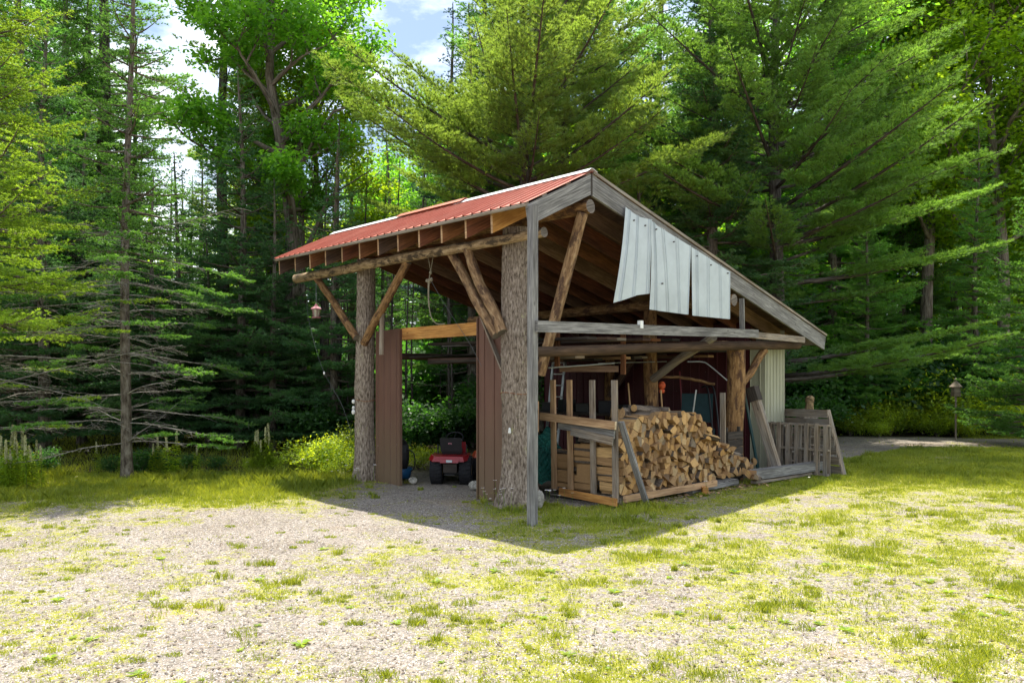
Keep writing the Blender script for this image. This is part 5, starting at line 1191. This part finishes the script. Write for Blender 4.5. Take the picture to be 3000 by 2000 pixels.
# slender bare poles standing in the dark interior
tbp = TB(); rsp = np.random.RandomState(5); zz = np.linspace(-.1, 11, 12); tbp.tube(np.stack([.15*np.sin(zz*.4), .1*np.sin(zz*.3+1), zz], -1), .075*(1-zz/14), 8, 0, .05, rsp)
for i in range(26):
    z = rsp.uniform(1.2, 9); a = rsp.uniform(0, 6.28); L = rsp.uniform(.3, .9); tbp.tube([[0, 0, z], [math.cos(a)*L*.5, math.sin(a)*L*.5, z+.03], [math.cos(a)*L, math.sin(a)*L, z-.05]], [.012, .008, .003], 4, 0)
pole = tbp.mesh('pole_tree_trunk', ['pinebark'])
for i in range(70):
    px = rs.uniform(700, 1480) if i < 56 else rs.uniform(0, 500); D = rs.uniform(21.5, 36)
    place('dead_sapling', (pole,), at(px, D, -.05), 'bare thin pole-like trunk in the dark wood behind the open shed', 'sapling', 'bare thin trunks in the dark wood', rot=rs.uniform(0, 6.28), scale=rs.uniform(.45, .85) if px > 560 else rs.uniform(.3, .5), parts=('trunk',))
# --- shrubs
def shrub(name, seed, h, rad, nleaf, L, Wd, mat, ncl=60, csz=.28, stems=14):
    rs = np.random.RandomState(seed); tb = TB(); C = []
    for i in range(stems):
        a = rs.uniform(0, 6.28); q = rs.uniform(.2, 1)**.7; e = np.array([math.cos(a)*rad*q, math.sin(a)*rad*q, h*rs.uniform(.55, 1)*(1-.35*q)]); m_ = np.array([e[0]*.35, e[1]*.35, e[2]*.6])
        tb.tube([[0, 0, -.05], m_, e], [.016, .010, .004], 5, 0)
        for k in range(max(2, ncl//stems)): t = rs.uniform(.3, 1.05); p = m_*(1-t)+e*t if t > .5 else m_*t*2; C.append(p+rs.normal(0, .14*rad, 3)*[1, 1, .7])
    C = np.array(C); C[:, 2] = np.maximum(C[:, 2], .06); k = rs.randint(0, len(C), nleaf); tint = rs.uniform(.1, .9, len(C)); off = rs.normal(0, 1, (nleaf, 3))*csz*[1, 1, .5]
    P = C[k]+off; P[:, 2] = np.abs(P[:, 2])+.02
    return tb.mesh(name+'_stem', ['sprucebark']), leaf_mesh(name+'_leaf', P, nrm(np.array([0, 0, 1.])+rs.normal(0, .6, (nleaf, 3))), tint[k], L, Wd, rs, mat)
sh1 = shrub('bright_shrub', 140, 1.5, .95, 3600, .11, .06, 'f_shrub'); sh2 = shrub('shade_shrub', 141, 2.3, 1.3, 4200, .17, .12, 'f_shrub_d'); sh3 = shrub('weed_shrub', 142, .75, .55, 1500, .08, .035, 'f_shrub', csz=.14); sh4 = shrub('weed_dark', 143, .9, .7, 1600, .10, .05, 'f_shrub_d', csz=.16)
def shr(mm, px, D, s, lab, grp=None, rot=None): place('shrub', mm, at(px, D, -.02), lab, 'shrub', grp, rot=rs.uniform(0, 6.28) if rot is None else rot, scale=s, parts=('stem', 'foliage'))
LST = [(2490, 25.9, .6), (2545, 26.6, 1.0), (2610, 26.2, .75), (2660, 27.2, 1.3), (2705, 26.6, 1.1), (2775, 27.2, 1.5), (2850, 26.2, 1.15), (2905, 27.4, 1.7), (2575, 25.5, .45), (2745, 25.7, .6), (2830, 25.3, .5), (2940, 25.6, .8), (3010, 25.4, .8)]
for px, D, s in LST:
    shr(sh1, px, D, s, 'sunny yellow-green shrub beyond the track, %s from the left' % rank([a_[0] for a_ in LST], px), 'sunny shrubs beyond the track')
LST = [(2420, 27.5, 1.2), (2500, 28, 1.5), (2600, 28.2, 1.3), (2680, 28.4, 1.6), (2790, 28.0, 1.5), (2900, 28.5, 1.7), (2370, 25.5, .8), (2330, 23.5, .75)]
for px, D, s in LST:
    shr(sh2, px, D, s, 'shaded broad-leaved shrub beyond the track, %s from the left' % rank([a_[0] for a_ in LST], px), 'shaded shrubs beyond the track')
for i in range(95):
    px = rs.uniform(-200, 3200); D = rs.uniform(30, 60); X = (px-1500)/2250*D
    place('undergrowth_bush', sh2, (X, D, float(gz(X, D))-.05), far_label('pine', px, D, 5).replace('short bare-stemmed pine', 'broad-leaved understorey bush'), 'bush', 'understorey bushes deep in the wood', rot=rs.uniform(0, 6.28), scale=rs.uniform(1.3, 2.6), parts=('stem', 'foliage'))
LST = [(1230, 20.6, .65), (1300, 21.3, .6), (1385, 21.6, .7), (1190, 21.8, .7), (1340, 23.0, .7), (960, 20.5, .7), (880, 22, .9), (1445, 23, 1.1)]
for px, D, s in LST:
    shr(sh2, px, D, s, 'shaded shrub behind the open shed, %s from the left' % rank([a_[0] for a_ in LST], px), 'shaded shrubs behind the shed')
shr(sh1, 992, 16.6, .52, 'bright bush pressed against the left side of the thinner trunk post'); shr(sh1, 1010, 17.2, .6, 'small bright bush just behind the thinner trunk post'); shr(sh3, 905, 16.0, 1.1, 'low leafy clump left of the bright bush')
LST = [(870, 16.6, .7), (800, 16.1, .5), (940, 15.9, .65), (1020, 15.8, .6), (735, 16.1, .45), (975, 15.5, .45)]
for px, D, s in LST: shr(sh3, px, D, s, 'low sunny weed clump on the verge, %s from the left' % rank([a_[0] for a_ in LST], px), 'weed clumps on the verge')
LST = [(410, 15.6, .6), (445, 15.9, .6), (330, 15.8, .45), (560, 16.2, .45), (70, 15.4, .6), (120, 16.0, .6), (10, 14.6, .55), (640, 16.2, .4), (510, 15.8, .4)]
for px, D, s in LST: shr(sh4, px, D, s, 'dark green weed clump under the spruces, %s from the left' % rank([a_[0] for a_ in LST], px), 'weed clumps under the spruces')
LST = [(1225, 16.6, .6), (1270, 17.0, .7), (1190, 17.3, .7), (1310, 17.5, .6)]
for px, D, s in LST: shr(sh3, px, D, s, 'sunny weed clump glimpsed through the doorway, %s from the left' % rank([a_[0] for a_ in LST], px), 'weeds behind the doorway')
# --- spikes of pale flowers
def spike(seed, h):
    rs = np.random.RandomState(seed); tb = TB(); tb.tube([[0, 0, 0], [.01, 0, h*.5], [rs.normal(0, .03), .01, h]], [.009, .007, .005], 5, 0)
    n = 150; z = rs.uniform(.04, h*.72, n); a = rs.uniform(0, 6.28, n); P = np.stack([0*z, 0*z, z], -1); nn = nrm(np.stack([-np.cos(a)*.5, -np.sin(a)*.5, 1+0*a], -1))
    d = np.stack([np.cos(a), np.sin(a), 0*a+.3], -1)
    co = []; L = .19*(1-z/h*.6); s = np.stack([-np.sin(a), np.cos(a), 0*a], -1)
    co = np.stack([P, P+d*L[:, None]*.5+s*.016, P+d*L[:, None]*[1, 1, -.1], P+d*L[:, None]*.5-s*.016], 1).reshape(-1, 3)
    lf = fast_mesh('spike_leaf', co, np.arange(n*4).reshape(-1, 4), np.repeat(rs.uniform(.2, .9, n), 4)); lf.materials.append(M['f_shrub'])
    n = 260; z = rs.uniform(h*.64, h*1.0, n); r = .030*(1-(z-h*.64)/(h*.4)*.75); a = rs.uniform(0, 6.28, n); c = np.stack([np.cos(a)*r, np.sin(a)*r, z], -1)+0
    fl = leaf_mesh('spike_flower', c, nrm(np.stack([np.cos(a), np.sin(a), .4+0*a], -1)), rs.rand(n), .026, .02, rs, 'f_spike')
    return tb.mesh('spike_stem', ['f_shrub']), lf, fl
sps = [spike(150, .95), spike(151, .75)]
SPX = [2, 14, 28, 38, 55, 66, 78, 92, 105, 20, 48, 85, 120, 452, 468, 492, 512, 360, 290, 742, 753, 765, 778, 790, 798, 575, 70, 30]
for i, px in enumerate([2, 14, 28, 38, 55, 66, 78, 92, 105, 20, 48, 85, 120, 452, 468, 492, 512, 360, 290, 742, 753, 765, 778, 790, 798, 575, 70, 30]):
    D = {0: 13.4, 1: 13.9, 2: 14.3}[i % 3] if px < 200 else 15.4
    if px > 700: D = 16.0
    place('flower_spike', sps[i % 2], at(px+rs.uniform(-4, 4), D), 'pale yellow-green flower spike on the verge, %s from the left' % rank(SPX, px), 'flower', 'pale flower spikes on the verge', rot=rs.uniform(0, 6), scale=rs.uniform(.8, 1.15)*(.8 if 250 < px < 400 else 1), lean=rs.uniform(-.1, .1), parts=('stem', 'foliage', 'flower_head'))
# --- daisies
def daisy():
    tb = TB(); tb.tube([[0, 0, 0], [.01, 0, .14], [.0, .01, .27]], [.003, .0025, .002], 4, 0); st = tb.mesh('daisy_stem', ['f_shrub'])
    mb = MB(); c = Vector((0, .01, .27))
    for k in range(12):
        a = 2*math.pi*k/12; d = Vector((math.cos(a), math.sin(a), .12)); s = Vector((-math.sin(a), math.cos(a), 0)); mb.quad([c+d*.006, c+d*.016+s*.005, c+d*.028, c+d*.016-s*.005], None, 0)
    mb.lathe(c, ZD, [(.008, 0), (.006, .005), (0, .007)], 8, m=1)
    o = mb.build('tmp', ['petal', 'rim']); me = o.data; bpy.data.objects.remove(o); return st, me
dz = daisy()
dl_ = [(1457, 13.0), (1442, 13.1), (1440, 12.9), (1462, 11.9), (1475, 11.8), (1482, 11.85), (1490, 11.7), (1498, 11.6), (1502, 11.75), (1472, 11.5), (1484, 11.5), (1460, 11.55), (1455, 12.2), (1505, 12.1), (1430, 11.6), (1423, 11.4), (1438, 11.2), (1435, 11.15), (1470, 12.15), (1578, 11.8), (1602, 11.6), (1610, 11.5), (1625, 11.7), (1575, 11.3), (1655, 11.9), (1640, 11.3), (1025, 14.3), (1038, 14.3), (1015, 14.5), (985, 14.4), (978, 14.2), (1020, 14.1), (1095, 14.6), (1000, 15.3), (985, 15.4), (960, 15.5), (1045, 14.4), (730, 15.2), (900, 15.6), (240, 12.9), (255, 12.7), (1795, 11.4), (2078, 12.1), (2370, 13.6), (1680, 11.4), (1060, 14.3), (1032, 13.9), (1010, 14.0)]
for px, D in dl_:
    place('daisy', dz, at(px, D-.6 if False else D, -.01), 'small white daisy in the grass', 'daisy', 'white daisies dotted in the grass', rot=rs.uniform(0, 6), scale=rs.uniform(.8, 1.3), lean=rs.uniform(-.25, .25), parts=('stem', 'petals'))
# --- a tuft of long arching leaves by the bush
def arch_tuft(seed, n=26, L=.8):
    rs = np.random.RandomState(seed); co = []; f = []; T = []
    for i in range(n):
        a = rs.uniform(0, 6.28); l = L*rs.uniform(.5, 1); m_ = 8; s = np.linspace(0, 1, m_); r = s*l*.55; z = l*(1.1*s-.75*s**2.6); w = .010*(1-s)**.6
        d = np.array([math.cos(a), math.sin(a)]); p = np.array([-d[1], d[0]]); b = len(co)
        for k in range(m_): co.append([d[0]*r[k]+p[0]*w[k], d[1]*r[k]+p[1]*w[k], z[k]]); co.append([d[0]*r[k]-p[0]*w[k], d[1]*r[k]-p[1]*w[k], z[k]])
        for k in range(m_-1): f.append([b+2*k, b+2*k+1, b+2*k+3, b+2*k+2])
        T += [rs.uniform(.3, 1)]*(2*m_)
    me = fast_mesh('arching_leaves', np.array(co), np.array(f), T); me.materials.append(M['f_grass']); return me
at1 = arch_tuft(9)
for px, D, s, lab in [(945, 15.9, 1.0, 'tuft of long arching grass leaves left of the bright bush'), (1465, 12.35, .45, 'low grass tuft at the foot of the right brown panel'), (1035, 14.7, .5, 'grass tuft at the foot of the thinner trunk post')]:
    o = bpy.data.objects.new('grass_tuft', at1); COL.objects.link(o); o.location = at(px, D, -.02); o.scale = (s,)*3; tag(o, lab, 'grass tuft')
o = bpy.data.objects.new('grass_tuft', at1); COL.objects.link(o); o.location = W(1.62, 0.62, -.02); o.rotation_euler = (0, 0, 4.86); o.scale = (0.38,)*3; tag(o, 'low grass tuft at the left foot of the thick trunk post', 'grass tuft')
o = bpy.data.objects.new('grass_tuft', at1); COL.objects.link(o); o.location = W(0.78, 0.62, -.02); o.rotation_euler = (0, 0, 2.34); o.scale = (0.34,)*3; tag(o, 'low grass tuft at the near foot of the thick trunk post', 'grass tuft')
o = bpy.data.objects.new('grass_tuft', at1); COL.objects.link(o); o.location = W(0.62, 1.25, -.02); o.rotation_euler = (0, 0, 1.86); o.scale = (0.36,)*3; tag(o, 'low grass tuft at the right foot of the thick trunk post', 'grass tuft')
o = bpy.data.objects.new('grass_tuft', at1); COL.objects.link(o); o.location = W(5.6, 0.55, -.02); o.rotation_euler = (0, 0, 16.8); o.scale = (0.45,)*3; tag(o, 'low grass tuft at the near foot of the thinner trunk post', 'grass tuft')
o = bpy.data.objects.new('grass_tuft', at1); COL.objects.link(o); o.location = W(0.05, -0.12, -.02); o.rotation_euler = (0, 0, 0.15); o.scale = (0.28,)*3; tag(o, 'low grass tuft at the foot of the grey corner post', 'grass tuft')
# --- broad-leaved rosettes in the gravel near the camera
def rosette(seed):
    rs = np.random.RandomState(seed); n = 13; co = []; T = []
    for i in range(n):
        a = 2.4*i+rs.normal(0, .3); l = rs.uniform(.05, .10); d = np.array([math.cos(a), math.sin(a), rs.uniform(.15, .6)]); s = np.array([-math.sin(a), math.cos(a), 0]); w = l*.22
        co += [[0, 0, .004], list(d*l*.6+s*w), list(d*l*[1, 1, .6]), list(d*l*.6-s*w)]; T += [rs.uniform(.1, .9)]*4
    me = fast_mesh('rosette_leaves', np.array(co), np.arange(n*4).reshape(-1, 4), T); me.materials.append(M['f_shrub']); return me
ros = [rosette(60), rosette(61), rosette(62)]
pxs = []
for i in range(90):
    X = rs.uniform(-4.5, 5); D = rs.uniform(4.9, 9.0)
    if abs(X) > D*.68: continue
    o = bpy.data.objects.new('weed_rosette', ros[i % 3]); COL.objects.link(o); o.location = (X, D, float(gz(X, D))+.004); o.rotation_euler = (0, 0, rs.uniform(0, 6)); o.scale = (rs.uniform(.35, 1.0),)*3
    tag(o, 'flat rosette of broad weed leaves rooted in the gravel yard', 'weed', 'weed rosettes in the gravel')
# --- grass blades (nobody could count them)
def blades(name, X, Y, H, Wd, T, mat, label, per=1):
    n = len(X); rs = np.random.RandomState(3); a = rs.uniform(0, 6.28, n); Z = gz(X, Y)-.006; s = np.stack([np.cos(a), np.sin(a), 0*a], -1); ln = rs.normal(0, .38, (n, 2))
    b = np.stack([X, Y, Z], -1); tip = b+np.stack([ln[:, 0]*H, ln[:, 1]*H, H], -1); md = b+np.stack([ln[:, 0]*H*.3, ln[:, 1]*H*.3, H*.55], -1)
    w = Wd[:, None]/2
    co = np.stack([b-s*w, b+s*w, md+s*w*.8, tip, md-s*w*.8], 1).reshape(-1, 3)
    me = fast_mesh(name, co, np.arange(n*5).reshape(-1, 5), np.repeat(np.clip(T, 0, 1), 5)); me.materials.append(M[mat]); o = bpy.data.objects.new(name, me); COL.objects.link(o); o['kind'] = 'stuff'; o['label'] = label; o['category'] = 'grass'
    return o
rs = np.random.RandomState(8)
def scatter(n, x0, x1, y0, y1, pw=1.0):
    Y = y0+(y1-y0)*rs.rand(n)**pw; X = rs.uniform(-1, 1, n)*Y*.70; k = (X > x0) & (X < x1); return X[k], Y[k]
X, Y = scatter(900000, -30, 30, 4.6, 27, 1.15)
cv = cover(X, Y); g = grass_amt(X, Y)*(1-.85*litter_amt(X, Y))
keep = rs.rand(len(X)) < g*(.22+.78*sst(cv, .45, .85))*.85+.01*cv; X = X[keep]; Y = Y[keep]; g = cv[keep]
# tight clumps of grass and small weeds standing out of the gravel
CX, CY = scatter(1500, -30, 30, 4.7, 14.5, 1.1); ck = rs.rand(len(CX)) < .15+.75*cover(CX, CY); CX = CX[ck]; CY = CY[ck]
nb_ = rs.randint(25, 110, len(CX)); I = np.repeat(np.arange(len(CX)), nb_); rad_ = rs.uniform(.02, .085, len(CX))[I]; aa = rs.uniform(0, 6.28, len(I)); qq = np.sqrt(rs.rand(len(I)))*rad_
CXb = CX[I]+np.cos(aa)*qq*1.5; CYb = CY[I]+np.sin(aa)*qq; clump_n = len(X); X = np.concatenate([X, CXb]); Y = np.concatenate([Y, CYb]); g = np.concatenate([g, .55+.3*rs.rand(len(CX))[I]])
u = -.699*(X-PX)+.715*(Y-PY); v = .715*(X-PX)+.699*(Y-PY)
k = ~((u > .25) & (u < 7.2) & (v > 1.6) & (v < 8.6)) & ~((u-1.15)**2+(v-.92)**2 < .33**2) & ~((u-5.32)**2+(v-.9)**2 < .24**2); X = X[k]; Y = Y[k]; g = g[k]; u = u[k]; v = v[k]
tall = .010+.022*g+.05*sst(Y, 11.2, 14.5)*(X < -1.5)*g+.035*np.exp(-((u-.1)/1.0)**2-((v-1.3)/1.2)**2)+.02*(X > 4)*sst(Y, 13, 16)
H = tall*rs.uniform(.5, 1.5, len(X))*(1+1.3*sst(fbm(X+12, Y+4, 1.9, 3), .52, .68)); T = fbm(X, Y, 1.6, 3)*.9+rs.normal(0, .2, len(X))
blades('grass', X, Y, H, (.0038+.00042*Y)*rs.uniform(.7, 1.3, len(X)), T, 'f_grass', 'thin yellow-green grass growing through the gravel')
# --- loose gravel stones on the surface (uncountable)
X, Y = scatter(150000, -30, 30, 4.6, 13.5, 1.25)
g = grass_amt(X, Y); k = rs.rand(len(X)) > g*.6; X = X[k]; Y = Y[k]; n = len(X)
oct_ = np.array([[1, 0, 0], [0, 1, 0], [-1, 0, 0], [0, -1, 0], [0, 0, .75], [0, 0, -.6]], float); fo = np.array([[0, 1, 4], [1, 2, 4], [2, 3, 4], [3, 0, 4]])
r = .0036*rs.lognormal(0, .38, n)+.0018; a = rs.uniform(0, 6.28, n); ca, sa = np.cos(a)[:, None], np.sin(a)[:, None]
J = oct_[None]*rs.uniform(.65, 1.35, (n, 6, 1))*r[:, None, None]; Jx = J[..., 0]*ca-J[..., 1]*sa; Jy = J[..., 0]*sa+J[..., 1]*ca
co = np.stack([Jx+X[:, None], Jy+Y[:, None], J[..., 2]+(gz(X, Y)+r*.2)[:, None]], -1).reshape(-1, 3); f = (fo[None]+(np.arange(n)*6)[:, None, None]).reshape(-1, 3)
def pebmat():
    m, t, o = newmat('loose_stones'); a = t.nodes.new("ShaderNodeAttribute"); a.attribute_name = 'tint'
    princ(t, o, ramp(t, a.outputs['Fac'], [(0, (.10, .09, .085)), (.2, (.27, .25, .24)), (.5, (.40, .37, .345)), (.75, (.44, .36, .30)), (1, (.58, .56, .54))]), .9, .15); return m
me = fast_mesh('loose_gravel', co, f, np.repeat(rs.rand(n), 6)); me.materials.append(pebmat()); o = bpy.data.objects.new('loose_gravel', me); COL.objects.link(o); o['kind'] = 'stuff'; o['label'] = 'loose pale gravel stones over the yard'; o['category'] = 'gravel'
X, Y = scatter(9000, -30, 30, 4.6, 15, 1.2); n = len(X); a = rs.uniform(0, 6.28, n); l = rs.uniform(.006, .028, n)
d = np.stack([np.cos(a), np.sin(a), rs.uniform(-.1, .5, n)], -1)*l[:, None]; s = np.stack([-np.sin(a), np.cos(a), rs.uniform(-.3, .3, n)], -1)*(l*.4)[:, None]; c = np.stack([X, Y, gz(X, Y)+.008], -1)
me = fast_mesh('fallen_bits', np.stack([c-d, c+s, c+d, c-s], 1).reshape(-1, 3), np.arange(n*4).reshape(-1, 4)); me.materials.append(M['logbark']); o = bpy.data.objects.new('fallen_bits', me); COL.objects.link(o); tag(o, 'brown dry leaf bits and needles strewn over the gravel', 'leaf litter', kind='stuff')
print('tris', sum(len(me.polygons)*me.users for me in bpy.data.meshes), 'unique', sum(len(me.polygons) for me in bpy.data.meshes), 'logs', nlog)
